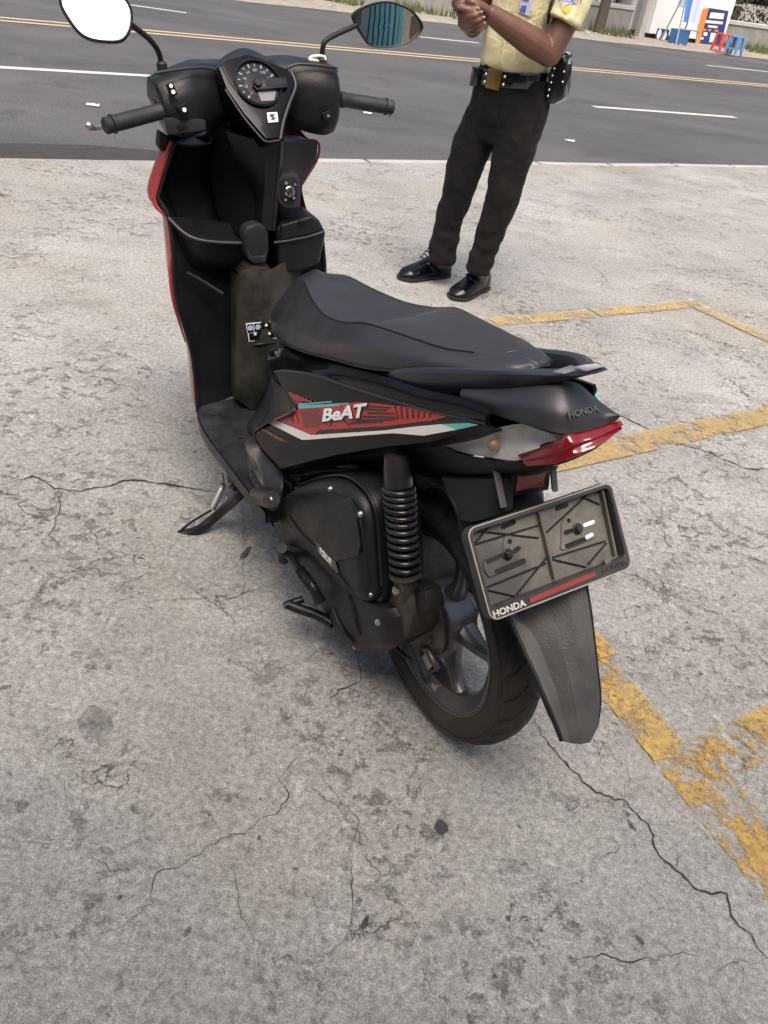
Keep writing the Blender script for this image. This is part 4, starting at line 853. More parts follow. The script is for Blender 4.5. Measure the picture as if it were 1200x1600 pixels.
# raised pads round the fixing slots
for pad in ([(-0.2264,0.1163,0.5996),(-0.2218,0.1097,0.6058),(-0.2211,0.0764,0.6082),(-0.2142,0.0754,0.6173),(-0.2095,0.0686,0.6237),(-0.2106,0.0564,0.6228),(-0.2223,0.0539,0.6075),(-0.2266,0.0407,0.6024),(-0.2393,0.0433,0.5857),(-0.2396,0.1114,0.5824),(-0.2329,0.1161,0.5911)], [(-0.2162,-0.0341,0.6192),(-0.2127,-0.0419,0.624),(-0.2128,-0.053,0.6243),(-0.2194,-0.0938,0.6173),(-0.2241,-0.0992,0.6114),(-0.239,-0.0919,0.5916),(-0.2402,-0.0849,0.5897),(-0.2405,-0.0271,0.5869),(-0.2376,-0.0212,0.5905),(-0.2319,-0.0264,0.5983)]):
    bm = bmesh.new(); prism(bm, [kq(q, -.0135) for q in pad], -KN*.004); finish('pad', bm, PG, holder, 35, .001, 1)
for a, b, w in (((-0.2253,0.1068,0.6014), (-0.2244,0.0837,0.6035), .0075), ((-0.225,0.0586,0.6038), (-0.224,0.0512,0.6054), .0075), ((-0.2367,0.0964,0.5869), (-0.236,0.0476,0.5897), .0075), ((-0.2152,0.0632,0.6164), (-0.215,0.0631,0.6167), .0075),
                ((-0.2253,-0.037,0.6074), (-0.2252,-0.047,0.6078), .0070), ((-0.2375,-0.0336,0.5912), (-0.2372,-0.0686,0.593), .0070), ((-0.2156,-0.0479,0.6205), (-0.2154,-0.048,0.6208), .0065)):
    slot(a, b, w, lift=.0036)
for a, b in (((-0.201,0.0668,0.6349), (-0.1999,0.0466,0.6372)), ((-0.2015,-0.0338,0.6384), (-0.2011,-0.0525,0.6397)), ((-0.1925,0.0581,0.6464), (-0.1931,0.048,0.646))): slot(a, b, .0075)
slot((-0.2247,-0.0747,0.6096), (-0.2246,-0.0913,0.6104), .006, 'sticker_white', .0037); slot((-0.2361,-0.073,0.5945), (-0.2356,-0.0834,0.5957), .006, 'sticker_white', .0037)
for q in ((-0.2253,0.0727,0.6028), (-0.2256,-0.0592,0.6078)):
    bt = mklathe('bolt', kq(q, -.013), KN, [(.009, 0), (.009, .002), (.0065, .0025), (.0062, .007), (.0045, .0085)], MAT['spring_black'], holder, 18)
for a, b in (((-0.1971,0.1302,0.6375), (-0.2635,0.1295,0.5503)), ((-0.2033,-0.1301,0.64), (-0.2628,-0.1256,0.5617))): kbar('shadow_gap', a, b, .0085, .0006, -.0164, MAT['void_black'])
bm = bmesh.new(); tube(bm, rrect(0, 0, HW-.001, HH-.001, .014, c=-.0006)+rrect(0, 0, HW-.001, HH-.001, .014, c=-.0006)[:1], .0013, 6, cap=False); finish('worn_edge', bm, MAT['plate_worn'], holder)
st1 = kbar('red_strip', (-0.2706,0.063,0.5437), (-0.2696,-0.0629,0.5503), .0075, .0012, .0002, MAT['strip_red'], frm)
a, b = V((-0.2702,0.1282,0.5416)), V((-0.2707,0.0713,0.5433))
text('lettering', 'HONDA', .0138, MAT['plate_light'], frm, kq((a+b)/2, .0006), ex, ey, .0008, bold=.0003, sx=1.12)
a, b = V((-0.2697,-0.073,0.5506)), V((-0.2701,-0.1272,0.5522))
text('lettering', 'HONDA', .0130, MAT['holder_frame'], frm, kq((a+b)/2, .0006), ex, ey, .0010, sx=1.0)
mkbox('tab', kq((-0.2667,0.097,0.5476), -.004), (.018, .010, .006), PG, holder, Matrix((ex, ey, KN)).transposed(), .001); mkbox('tab', kq((-0.2635,-0.0927,0.5595), -.004), (.012, .008, .006), PG, holder, Matrix((ex, ey, KN)).transposed(), .001)
mkprism('holder_arm', [kp(-.03, .05, -.021), kp(.03, .05, -.021), kp(.03, -.04, -.021), kp(-.03, -.04, -.021)], (.06, 0, .02), MAT['matte_black'], S, .004)
# --- floorboard and lower covers
dk = [(0.8969,0.1915,0.29),(0.8529,0.2115,0.29),(0.7613,0.2232,0.29),(0.6274,0.2201,0.29),(0.4942,0.217,0.29),(0.4064,0.212,0.29)]
fb = [Vector(q) for q in dk]
inn_ = [Vector((q.x, .02, .29)) for q in fb]
deck = patch('floorboard', [fb, inn_, mir(fb)], MAT['deck_plastic'], S, 31, 13, .03, (0, 0, -1), idx=True, rsmooth=False)
skirt = [q+Vector((0, -.018, -.045)) for q in fb]
patch('floor_skirt', [fb, skirt], MAT['matte_black'], S, 31, 5, .004, (0, -1, 0), idx=True); patch('floor_skirt', [mir(fb), mir(skirt)], MAT['matte_black'], S, 31, 5, .004, (0, 1, 0), idx=True)
for u in ((0.8402,0.1723,0.2915), (0.7115,0.1517,0.2915)):
    mklathe('bolt_hole', u, (0, 0, 1), [(.008, 0), (.008, .0012)], MAT['void_black'], S, 16)
# hump between the deck and the side panel
for f, i in ((lambda P: P, (0, -1, 0)), (mir, (0, 1, 0))):
    h0 = [(0.5782,0.12,0.5111),(0.4741,0.14,0.5423),(0.4116,0.15,0.5585),(0.3603,0.163,0.5565),(0.3743,0.172,0.5368),(0.4335,0.185,0.4929),(0.4912,0.19,0.4437)]
    h1 = [(0.6868,0.085,0.4244),(0.619,0.105,0.4331),(0.5631,0.125,0.4438),(0.5219,0.145,0.451),(0.5184,0.16,0.4437),(0.5263,0.172,0.4294),(0.5285,0.182,0.4144)]
    h2 = [(0.8147,0.0656,0.292),(0.7976,0.0828,0.292),(0.7807,0.0998,0.292),(0.763,0.1135,0.292),(0.7402,0.1224,0.292),(0.7126,0.1266,0.292),(0.6892,0.1243,0.292)]
    patch('knee_cover', [f(h0), f(h1), f(h2)], MAT['deck_plastic'], S, 31, 13, .004, i, idx=True)
    l0 = [(0.5128,0.188,0.4215),(0.4985,0.183,0.3928),(0.4518,0.176,0.3828),(0.4155,0.168,0.3783)]
    l1 = [(0.524,0.205,0.3999),(0.4866,0.203,0.3788),(0.4424,0.198,0.3617),(0.3877,0.18,0.3747)]
    l2 = [(0.5009,0.212,0.3792),(0.4511,0.212,0.3601),(0.4057,0.205,0.3408),(0.3718,0.19,0.3552)]
    l3 = [(0.4857,0.214,0.334),(0.4366,0.212,0.3192),(0.3869,0.205,0.3063),(0.3802,0.19,0.3197)]
    patch('lower_cover', [f(l0), f(l1), f(l2), f(l3)], MAT['deck_plastic'], S, 25, 17, .004, i, idx=True)

for q in ((0.4762,0.2155,0.3521), (0.4632,0.215,0.3468), (0.4503,0.2145,0.3414)): mkbox('vent_slot', q, (.016, .003, .008), MAT['void_black'], S, Matrix.Rotation(R(30), 3, 'Y'))
pg = mktube('foot_peg', [(0.4724,0.2,0.2923), (0.3554,0.225,0.3666), (0.2842,0.245,0.4166)], [.020, .021, .017], MAT['matte_black'], S, 14)
mklathe('peg_bolt', (0.2817,0.246,0.4185), (0, 1, 0), [(.006, 0), (.006, .003)], MAT['bare_metal'], pg, 10)
mkprism('peg_bracket', [(0.4757,0.185,0.245),(0.4068,0.185,0.3003),(0.3945,0.185,0.2655),(0.4387,0.185,0.2435)], (0, .02, 0), MAT['matte_black'], S, .003)
# side stand
sdp, sdf = V((0.6627,0.19,0.1935)), None
ss = mktube('side_stand', [(0.6781,0.175,0.1794), (0.6097,0.19,0.207), (0.7097,0.214,0.085), (0.7235,0.258,0.042), (0.7352,0.2862,0.022), (0.7492,0.3176,0.016)], [.012, .013, .012, .0125, .014, .013], MAT['matte_black'], S, 12, 24)
mklathe('pivot_bolt', (0.6426,0.2,0.2092), (.2, 1, 0), [(.013, -.02), (.013, .004), (.010, .006), (.010, .012)], MAT['cast_metal'], ss, 16)
mkbox('pivot_bracket', (0.6948,0.175,0.1861), (.05, .03, .05), MAT['matte_black'], ss, None, .008)
A, B = V((0.7115,0.2,0.1651)), V((0.7232,0.2269,0.1)); dd = B-A; s_, u_, d_ = frame_of(dd); hp = []
for i in range(15*12+1):
    f = i/(15*12); hp.append(A+dd*f+(s_*math.cos(2*math.pi*15*f)+u_*math.sin(2*math.pi*15*f))*.0075)
bm = bmesh.new(); tube(bm, hp, .0022, 6); finish('return_spring', bm, MAT['bare_metal'], ss)
mktube('spring_hook', [A+Vector((.01, 0, .03)), A], .003, MAT['bare_metal'], ss, 6); mktube('spring_hook', [B, (0.7169,0.2264,0.09)], .003, MAT['matte_black'], ss, 6)
mktube('foot_rod', [(0.7273,0.2332,0.085), (0.7396,0.282,0.055), (0.7519,0.3126,0.025)], .003, MAT['matte_black'], ss, 6)


# --- leg shield
LS = MAT['matte_black']
eL = [Vector(q) for q in [(0.96,0.1766,0.907),(0.955,0.2278,0.7976),(0.94,0.2119,0.7568),(0.925,0.2127,0.6906),(0.915,0.2179,0.5725),(0.905,0.1957,0.4307),(0.885,0.1997,0.2813)]]
eR = [Vector((q.x+.015, -q.y*.97, q.z)) for q in eL]
eR[0] = V((0.99,-0.178,0.8803)); eR[1] = V((0.985,-0.176,0.8453))
lower = eL[2:]
def mirF(P): return [Vector((q[0], .05-q[1], q[2])) for q in P]
def between(a, b, n, sag=0):
    return [a.lerp(b, i/(n-1))+Vector((sag*math.sin(math.pi*i/(n-1)), 0, 0)) for i in range(n)]
rows = [between(a, Vector((a.x, .045-a.y*(.86 if k == 0 else 1), a.z-(.10 if k == 0 else .05 if k == 1 else 0))), 9, .05) for k, a in enumerate(lower)]
# lower half of the shield, dished
shield = patch('leg_shield', rows, LS, S, 33, 25, .006, (1, 0, 0), idx=True)
mktube('shield_rim', eL[1:], .005, LS, shield, 8, 40); mktube('shield_rim', mirF(eL[3:]), .005, LS, shield, 8, 40)
# upper pocket: back wall, floor, side wing
lip = [Vector(q) for q in [(0.935,0.2121,0.7555),(0.905,0.1929,0.7328),(0.885,0.1665,0.7189),(0.875,0.115,0.709),(0.87,0.0554,0.7024)]]
bk = [Vector((1.06, q.y*.9, q.z-.02)) for q in lip]
patch('pocket_floor', [lip, bk], LS, S, 20, 5, .004, (0, 0, -1), idx=True)
patch('pocket_front', [lip, [q+Vector((.03, -.006, -.06)) for q in lip], [Vector((.945, q.y*.96, q.z-.09)) for q in lip]], LS, S, 20, 8, .004, (1, 0, 0), idx=True)
mktube('pocket_lip', lip, .0045, MAT['cowl_grey'], S, 8, 24)
patch('pocket_back', [bk, [q+Vector((.015, -.02, .10)) for q in bk], [q+Vector((-.03, -.03, .22)) for q in bk]], MAT['void_black'], S, 20, 8, .004, (1, 0, 0), idx=True)
w0 = [eL[0], V((0.958,0.2024,0.8535)), eL[1], eL[2]]
w1 = [Vector((1.03, .135, .90)), Vector((1.055, .16, .83)), Vector((1.06, .175, .78)), Vector((1.05, .165, .72))]
patch('pocket_wing', [w0, w1], LS, S, 20, 6, .004, (0, -1, 0), idx=True)
patch('wing_top', [[eL[0], V((0.95,0.1415,0.9032)), V((0.95,0.0976,0.9059))], [w1[0], Vector((1.03, .09, .91)), Vector((1.03, .05, .91))]], LS, S, 12, 4, .004, (0, 0, -1), idx=True)
mktube('pocket_rim', [eL[0], V((0.958,0.2024,0.8535)), eL[1], eL[2]], .0045, LS, S, 8)
# right-hand wing and lidded box
patch('shield_wing', [[V((0.94,-0.0658,0.8984)), V((0.965,-0.125,0.8906)), V((0.985,-0.1774,0.8815))], [V((0.93,-0.0609,0.8622)), V((0.96,-0.1193,0.8523)), V((0.98,-0.1737,0.8452))], [V((0.92,-0.0525,0.8115)), V((0.945,-0.0909,0.8017)), V((0.97,-0.1303,0.7918))], [V((0.92,-0.0509,0.7276)), V((0.93,-0.0785,0.7293)), V((0.95,-0.1143,0.7275))]], LS, S, 12, 12, .006, (1, 0, 0), idx=True, rsmooth=False, smooth=False)
patch('shield_top', [[V((0.94,-0.0658,0.897)), V((0.965,-0.125,0.8892)), V((0.985,-0.1774,0.8801))], [Vector((1.06, .02, .900)), Vector((1.085, -.06, .893)), Vector((1.04, -.150, .886))]], LS, S, 12, 5, .004, (0, 0, -1), idx=True)
patch('column_skirt', [[Vector((.95, .06, .945)), Vector((.95, -.085, .945))], [Vector((1.09, .04, .905)), Vector((1.09, -.07, .895))]], LS, S, 8, 5, .004, (0, 0, -1), False, False)
bx = mkprism('glove_box', [V(q) for q in [(0.875,-0.0219,0.722),(0.875,-0.0351,0.737),(0.875,-0.1138,0.7484),(0.875,-0.134,0.7328),(0.875,-0.1514,0.7019),(0.875,-0.1353,0.628),(0.875,-0.0837,0.6137),(0.875,-0.0263,0.6166)]], (.14, -.02, -.01), LS, S, .010, 3)
mkprism('lid', [V(q) for q in [(0.868,-0.0321,0.735),(0.868,-0.1089,0.7479),(0.868,-0.1273,0.7341),(0.868,-0.131,0.7094),(0.868,-0.0808,0.7027),(0.868,-0.0282,0.6979)]], (.02, 0, 0), LS, bx, .005, 3)
mkbox('lid_catch', (0.864,-0.0824,0.7399), (.006, .020, .006), LS, bx, None, .002)
mktube('lid_edge', [(0.87,-0.0128,0.696),(0.87,-0.0486,0.6965),(0.87,-0.0983,0.7001),(0.87,-0.1404,0.7077)], .003, MAT['cowl_grey'], bx, 6)
# hook
hk = mkprism('bag_hook', [V(q) for q in [(0.845,0.0699,0.7326),(0.845,0.0616,0.7476),(0.845,0.0337,0.7533),(0.845,0.0185,0.7445),(0.845,0.0096,0.726),(0.845,0.0091,0.6873),(0.845,0.021,0.6614),(0.845,0.0464,0.6631),(0.845,0.0646,0.679)]], (.035, 0, 0), MAT['void_black'], S, .008, 3)
mkprism('hook_ring', [V(q) for q in [(0.843,0.0644,0.7005),(0.843,0.0543,0.6814),(0.843,0.0245,0.6777),(0.843,0.0146,0.6916),(0.843,0.0185,0.6649),(0.843,0.0472,0.6624),(0.843,0.0624,0.6749)]], (.01, 0, 0), MAT['cowl_grey'], hk, .002)
# steering column cover
cA = [Vector(q) for q in ((.99, .085, .955), (1.0, .085, .86), (1.02, .075, .76), (1.0, .055, .665))]
cBm = [V((0.9,0.0815,0.9383)), V((0.915,0.0503,0.8668)), V((0.93,0.0124,0.7898)), V((0.92,0.0142,0.7237))]
cC = [V((0.845,0.016,0.9249)), V((0.855,0.0109,0.8587)), V((0.865,0.0117,0.8008)), V((0.875,0.0163,0.7261))]
cD = [V((0.845,-0.0241,0.9251)), V((0.858,-0.0222,0.8554)), V((0.868,-0.0189,0.7901)), V((0.878,-0.0168,0.7216))]
cE = [V((0.875,-0.0444,0.9145)), V((0.885,-0.0413,0.8442)), V((0.895,-0.038,0.7777)), V((0.9,-0.0323,0.713))]
cF = [Vector((.99, -.085, .955)), Vector((1.0, -.085, .86)), Vector((1.0, -.085, .76)), Vector((.97, -.07, .665))]
patch('column_cover', [cA, cBm, cC, cD, cE, cF], LS, S, 20, 31, .004, (1, 0, 0), idx=True, rsmooth=False, ang=20)
mktube('cover_ridge', [q+Vector((-.001, 0, 0)) for q in cD], .0025, MAT['cowl_grey'], S, 6, 16)
# ignition switch
ky = mkprism('ignition_switch', [V(q) for q in [(0.862,-0.022,0.8351),(0.862,-0.0331,0.8508),(0.862,-0.069,0.8508),(0.862,-0.0769,0.8391),(0.862,-0.0783,0.782),(0.862,-0.0653,0.7702),(0.862,-0.0366,0.7758),(0.862,-0.0211,0.7902)]], (.05, 0, 0), MAT['cowl_grey'], S, .006, 2)
mkprism('shutter', [V(q) for q in [(0.858,-0.0295,0.8328),(0.858,-0.039,0.8431),(0.858,-0.0641,0.8425),(0.858,-0.0687,0.8324),(0.858,-0.0685,0.7956),(0.858,-0.0573,0.7851),(0.858,-0.0382,0.7883),(0.858,-0.029,0.8005)]], (.01, 0, 0), MAT['void_black'], ky, .003)
mklathe('lock', (0.856,-0.0472,0.8137), (-1, 0, .1), [(.012, -.004), (.012, .003), (.010, .005)], MAT['chrome'], ky, 20)
mkbox('key_slot', (0.85,-0.0446,0.8155), (.004, .003, .013), MAT['void_black'], ky, Matrix.Rotation(R(35), 3, 'X'))
for u, r_ in (((0.854,-0.0387,0.8331), .0035), ((0.854,-0.0572,0.7992), .003), ((0.854,-0.0366,0.7967), .003), ((0.854,-0.0606,0.8285), .0025)): mklathe('mark', u, (-1, 0, 0), [(r_, 0), (r_, .002)], MAT['dial_grey'], ky, 10)
# lower centre cover with the rider's label
b0 = [(0.875,0.0775,0.6288),(0.875,0.0903,0.5658),(0.875,0.1014,0.4511),(0.875,0.1088,0.3462),(0.875,0.1072,0.3127)]
bL = [Vector((.93, .075+.004*k, q[2]-.01)) for k, q in enumerate(b0)]
b1 = [(0.85,0.0798,0.6459),(0.842,0.0925,0.5791),(0.835,0.104,0.4694),(0.83,0.111,0.369),(0.835,0.1017,0.3136)]
b2_ = [(0.83,0.0527,0.654),(0.82,0.0594,0.5827),(0.81,0.0675,0.474),(0.806,0.073,0.373),(0.82,0.0655,0.2854)]
b3 = [(0.835,0.0112,0.6453),(0.825,0.0024,0.5722),(0.815,0.009,0.4613),(0.812,0.0195,0.3589),(0.83,0.0307,0.3118)]
bR = [Vector((.93, -.11, q[2])) for q in b3]
batt = patch('centre_cover', [bL, b0, b1, b2_, b3, bR], MAT['dust_cover'], S, 25, 31, .004, (1, 0, 0), idx=True, rsmooth=True, ang=40)
bt_ = [V(q) for q in [(0.88,0.0724,0.6279),(0.832,0.0519,0.6547),(0.838,0.0083,0.6454)]]
patch('cover_top', [bt_, [Vector((.97, q.y, q.z+.01)) for q in bt_]], MAT['dust_cover'], S, 12, 4, .004, (0, 0, -1), idx=True)
mktube('cover_ledge', [(0.832,0.0823,0.4652),(0.806,0.0575,0.4773),(0.812,0.0101,0.4713)], .004, MAT['matte_black'], batt, 8, 10)
mktube('shield_groove', [(0.905,0.1892,0.6375),(0.91,0.1512,0.6089),(0.9,0.1094,0.5766)], .004, MAT['cowl_grey'], shield, 8)
stk = bpy.data.objects.new('warning_label', None); COL.objects.link(stk); stk.parent = S
def lb_(name, pts, mat, x): return sheet(name, [V(q) for q in pts], MAT[mat], stk)
lb_('label_paper', [(0.8125,0.0868,0.534),(0.8095,0.0132,0.5298),(0.8085,0.0113,0.4832),(0.8115,0.0812,0.4858)], 'sticker_white', 0)
for P in ([(0.81,0.0847,0.5315),(0.8092,0.0697,0.531),(0.8092,0.0689,0.5104),(0.81,0.0832,0.51)], [(0.8092,0.0673,0.5306),(0.8083,0.0506,0.5307),(0.8083,0.0497,0.51),(0.8092,0.0665,0.51)], [(0.8082,0.0474,0.5302),(0.807,0.0159,0.528),(0.807,0.0147,0.5079),(0.8082,0.0464,0.5103)], [(0.81,0.0809,0.5072),(0.8068,0.0149,0.5055),(0.8062,0.0138,0.4889),(0.8097,0.0801,0.4898)]):
    lb_('label_cell', P, 'decal_black', 0)
for q in ((0.806,0.0778,0.5231), (0.805,0.0596,0.5229)): mklathe('label_sign', q, (-1, 0, 0), [(.0068, 0), (.0068, .0005)], MAT['sticker_blue'], stk, 18)
for q in ((0.805,0.0667,0.5061), (0.804,0.0387,0.5248), (0.803,0.0315,0.5025)): mklathe('label_mark', q, (-1, 0, 0), [(.0036, 0), (.0036, .0005)], MAT['sticker_white'], stk, 12)

# --- front cowl (red), fender, fork, head lamp
fr = []
RRt = [V((0.995,-0.1821,0.879)), V((0.995,-0.1791,0.8382)), V((0.99,-0.141,0.7855)), V((0.97,-0.1511,0.7021)), V((0.95,-0.1676,0.5842))]+[q+Vector((.02, 0, 0)) for q in mirF(eL[5:])]
for k, (q, w) in enumerate(zip(eL, RRt)):
    z_ = q.z; o_y = .008 if k < 2 else (-.006 if k > 3 else .001)
    nose = 1.10+.16*math.sin(min(1, (0.93-z_)/.35)*math.pi*.5)-.14*max(0, (.52-z_)/.27)
    wy = .03
    fr.append([q+Vector((.006, .002 if k < 3 else -.004, 0)), Vector((q.x+.055, q.y+o_y, z_)), Vector(((q.x+nose)/2+.02, q.y*.80, z_)), Vector((nose, q.y*.30, z_)), Vector((nose+.01, 0.02, z_)),
               Vector((nose, w.y*.30, z_)), Vector(((w.x+nose)/2+.02, w.y*.80, z_)), Vector((w.x+.055, w.y*.97, w.z)), w+Vector((.008, 0, 0))])
patch('front_cowl', fr, MAT['red_paint'], S, 33, 25, .004, (-1, 0, 0), idx=True)
mktube('red_edge', [q+Vector((.006, .005, 0)) for q in eL[:3]], [.005, .007, .003], MAT['red_paint'], S, 8, 24)
mktube('red_edge', [(0.945,0.2071,0.6833),(0.945,0.2185,0.6285),(0.935,0.2196,0.5537),(0.925,0.2032,0.4557)], [.002, .005, .004, .002], MAT['red_paint'], S, 8, 20)
mktube('red_edge', [(0.985,-0.0963,0.8885),(0.985,-0.134,0.8877),(0.988,-0.1788,0.8822),(0.985,-0.1786,0.8451),(0.975,-0.1343,0.7901)], [.002, .0025, .003, .003, .002], MAT['red_paint'], S, 8, 20)
for s in (1, -1):
    mktube('fork_leg', [(1.256, s*.065, .25), (1.12, s*.065, .56)], .018, MAT['cast_metal'], S, 14)
ff = []
for k in range(15):
    a = R(20+k*11); ff.append([Vector((1.256+math.cos(a)*(.275+.012*(1-abs(w)**2)), w*.062, .25+math.sin(a)*(.275+.012*(1-abs(w)**2)))) for w in (-1, -.7, 0, .7, 1)])
patch('front_fender', ff, MAT['red_paint'], S, 13, 31, .003, (0, 0, -1), idx=True)
mktube('steering_tube', [(1.12, 0, .56), (.985, 0, .93)], .03, MAT['void_black'], S, 14)
# exhaust on the far side
mktube('muffler', [(.20, -.11, .17), (.10, -.125, .215), (-.02, -.135, .25), (-.16, -.14, .285), (-.19, -.14, .293)], [.02, .046, .05, .047, .03], MAT['dusty_black'], S, 18)
# --- handlebar cover
hb = bpy.data.objects.new('handlebar_cover', None); COL.objects.link(hb); hb.parent = S
def hsec(y, xr, xf, zb, zt, sh=0):
    P = [Vector(q) for q in ((xr+.016, y, zb), (xr+.003, y, zb+.022), (xr, y, zb+(zt-zb)*.45), (xr+.006, y, zt-.040), (xr+.022, y, zt-.012), (xr+.040, y, zt-.001), ((xr+xf)/2+.01, y, zt), (xf-.02, y, zt-.02), (xf, y, (zb+zt)/2), (xf-.03, y, zb+.02), ((xr+xf)/2, y, zb-.003))]
    for q in P: q.y += sh*(q.z-1.045)
    return P
secs = [hsec(.222, .930, 1.00, .970, 1.022, .18), hsec(.220, .908, 1.02, .945, 1.034, .18), hsec(.212, .900, 1.03, .934, 1.038, .18), hsec(.18, .897, 1.05, .928, 1.047, .1), hsec(.145, .900, 1.07, .930, 1.055), hsec(.105, .915, 1.09, .938, 1.060), hsec(.06, .935, 1.10, .94, 1.056), hsec(0, .935, 1.12, .94, 1.056),
        hsec(-.06, .935, 1.10, .94, 1.06), hsec(-.105, .910, 1.09, .925, 1.064), hsec(-.15, .895, 1.07, .915, 1.060), hsec(-.182, .893, 1.05, .918, 1.056, -.05), hsec(-.194, .897, 1.04, .925, 1.052, -.05), hsec(-.199, .905, 1.03, .935, 1.047, -.05), hsec(-.201, .925, 1.02, .955, 1.035, -.05)]
rgs = [[cr([q[k] for q in secs], (len(secs)-1)*i/70) for k in range(11)] for i in range(71)]
rgs = [resample(r+r[:1], 45, False)[:-1] for r in rgs]
bm = bmesh.new(); rings(bm, rgs); finish('shell', bm, MAT['matte_black'], hb, 28)
# moulded brow along the top of each side and a parting line
for P in ([(0.902,0.2299,1.0473),(0.905,0.218,1.0534),(0.915,0.1402,1.0591),(0.925,0.096,1.0552),(0.93,0.074,1.0443)], [(0.922,-0.0728,1.0529),(0.918,-0.1043,1.0603),(0.905,-0.1784,1.0544),(0.9,-0.184,1.0463)]):
    mktube('brow', [V(q) for q in P], .0030, MAT['cowl_grey'], hb, 8, 20)
# dash binnacle, a glossy wedge that narrows downward
DN = nrm('D')
od = [(0.9251,0.0846,1.0585),(0.9358,0.0604,1.0706),(0.9426,0.0206,1.0784),(0.9325,-0.033,1.0669),(0.9184,-0.0772,1.0509),(0.8935,-0.0796,1.0227),(0.8695,-0.0552,0.9953),(0.8421,-0.0265,0.9642),(0.8155,-0.0087,0.934),(0.815,0.0222,0.9334),(0.8304,0.0355,0.9509),(0.8543,0.0564,0.9781),(0.8919,0.0795,1.0208)]
odp = [Vector(q) for q in od]; cd_ = sum(odp, Vector())/len(odp)
bm = bmesh.new(); rings(bm, [[q-DN*.07+Vector((.03, 0, 0)) for q in odp], [q-DN*.004 for q in odp], [cd_+(q-cd_)*.95+DN*.003 for q in odp]])
finish('binnacle', bm, MAT['gloss_black'], hb, 30, .003)
mktube('binnacle_edge', [(0.9099,-0.078,1.0473),(0.889,-0.079,1.0235),(0.8631,-0.0524,0.9941),(0.8375,-0.0275,0.9651),(0.812,-0.0087,0.936)], .004, MAT['cowl_grey'], hb, 8, 20)
mktube('binnacle_edge', [(0.9202,0.0724,1.059),(0.898,0.0653,1.0338),(0.8773,0.0489,1.0102),(0.8647,0.0302,0.9959)], .0018, MAT['cowl_grey'], hb, 8, 20)
mktube('binnacle_edge', [(0.8885,0.0807,1.0215),(0.8492,0.0585,0.9768),(0.8263,0.0401,0.9508),(0.8118,0.0249,0.9343),(0.8122,-0.0073,0.9348)], .0022, MAT['cowl_grey'], hb, 8, 20)
mt0 = bpy.data.objects.new('meter', None); COL.objects.link(mt0); mt0.parent = S
mc_ = V((0.8938,0.0058,1.029)); mr = (V((0.8925,-0.0493,1.0276))-mc_).length*.86
mklathe('bezel', mc_-DN*.012, DN, [(mr*1.10, .0), (mr*1.10, .017), (mr*1.02, .020), (mr*.98, .014), (mr*.97, .006)], MAT['matte_black'], mt0, 48)
mklathe('dial', mc_-DN*.012, DN, [(mr*.97, .0), (mr*.97, .012)], MAT['dial_dark'], mt0, 48)
dx_ = Vector((0, -1, 0)); dy_ = DN.cross(dx_)
mklathe('dial_ring', mc_, DN, [(mr*.62, .0), (mr*.62, .0008), (mr*.60, .0010)], MAT['dial_dark'], mt0, 40)
for k in range(13):
    a = R(225-k*20); d = dx_*math.cos(a)+dy_*math.sin(a); t_ = DN.cross(d)*(.0012 if k % 2 else .0018)
    p0, p1 = mc_+d*mr*(.80 if k % 2 else .76)+DN*.0012, mc_+d*mr*.93+DN*.0012
    sheet('tick', [p0-t_, p1-t_, p1+t_, p0+t_], MAT['dial_grey'], mt0)
for k, s in enumerate(('0', '20', '40', '60', '80', '100', '120', '140')):
    a = R(225-k*34.3); d = dx_*math.cos(a)+dy_*math.sin(a); text('numeral', s, mr*.19, MAT['dial_grey'], mt0, mc_+d*mr*.62+DN*.0013, dx_, dy_, .0002)
a_ = R(225); d = dx_*math.cos(a_)+dy_*math.sin(a_); t_ = DN.cross(d)*.0012
sheet('needle', [mc_-t_+DN*.003, mc_+d*mr*.7+DN*.003, mc_+t_+DN*.003], MAT['strip_red'], mt0)
sheet('lcd_window', [V(q) for q in [(0.8828,0.0121,1.0189),(0.8817,-0.0312,1.0177),(0.867,-0.0187,1.001),(0.8669,0.0104,1.0009)]], MAT['lcd'], mt0)
# dark bar lying across the right half of the dial
ph = [V(q) for q in [(0.8872,0.0168,1.0366),(0.8916,0.0077,1.0417),(0.8911,-0.0592,1.0411),(0.8761,-0.0569,1.024),(0.8742,0.0154,1.0218),(0.8799,0.0215,1.0283)]]
br_ = mkprism('meter_bar', ph, -DN*.010, MAT['matte_black'], mt0, .003, 2)
mkprism('bar_recess', [V(q) for q in [(0.8873,-0.0106,1.0382),(0.8868,-0.0514,1.0377),(0.8788,-0.0508,1.0287),(0.878,-0.0065,1.0278)]], -DN*.001, MAT['dial_dark'], br_)
mklathe('bar_boss', (0.8847,0.0109,1.0308), DN, [(.0095, 0), (.0095, .006), (.007, .008)], MAT['matte_black'], mt0, 20)
vz = [V(q) for q in [(1,0.0645,1.046),(1,0.037,1.0676),(1,-0.0002,1.0805),(1,-0.034,1.0739),(1,-0.0697,1.0569),(1,-0.1127,1.0393)]]
v1 = [V(q) for q in [(0.955,0.0689,1.0485),(0.955,0.0452,1.0637),(0.955,0.0131,1.074),(0.955,-0.0187,1.0686),(0.955,-0.0509,1.0556),(0.955,-0.0839,1.0397)]]
patch('visor', [vz, v1], MAT['matte_black'], hb, 24, 5, .004, (0, 0, -1), idx=True)
patch('visor_front', [vz, [q+Vector((.09, 0, -.06)) for q in vz]], MAT['matte_black'], hb, 24, 5, .004, (0, 0, -1), idx=True)
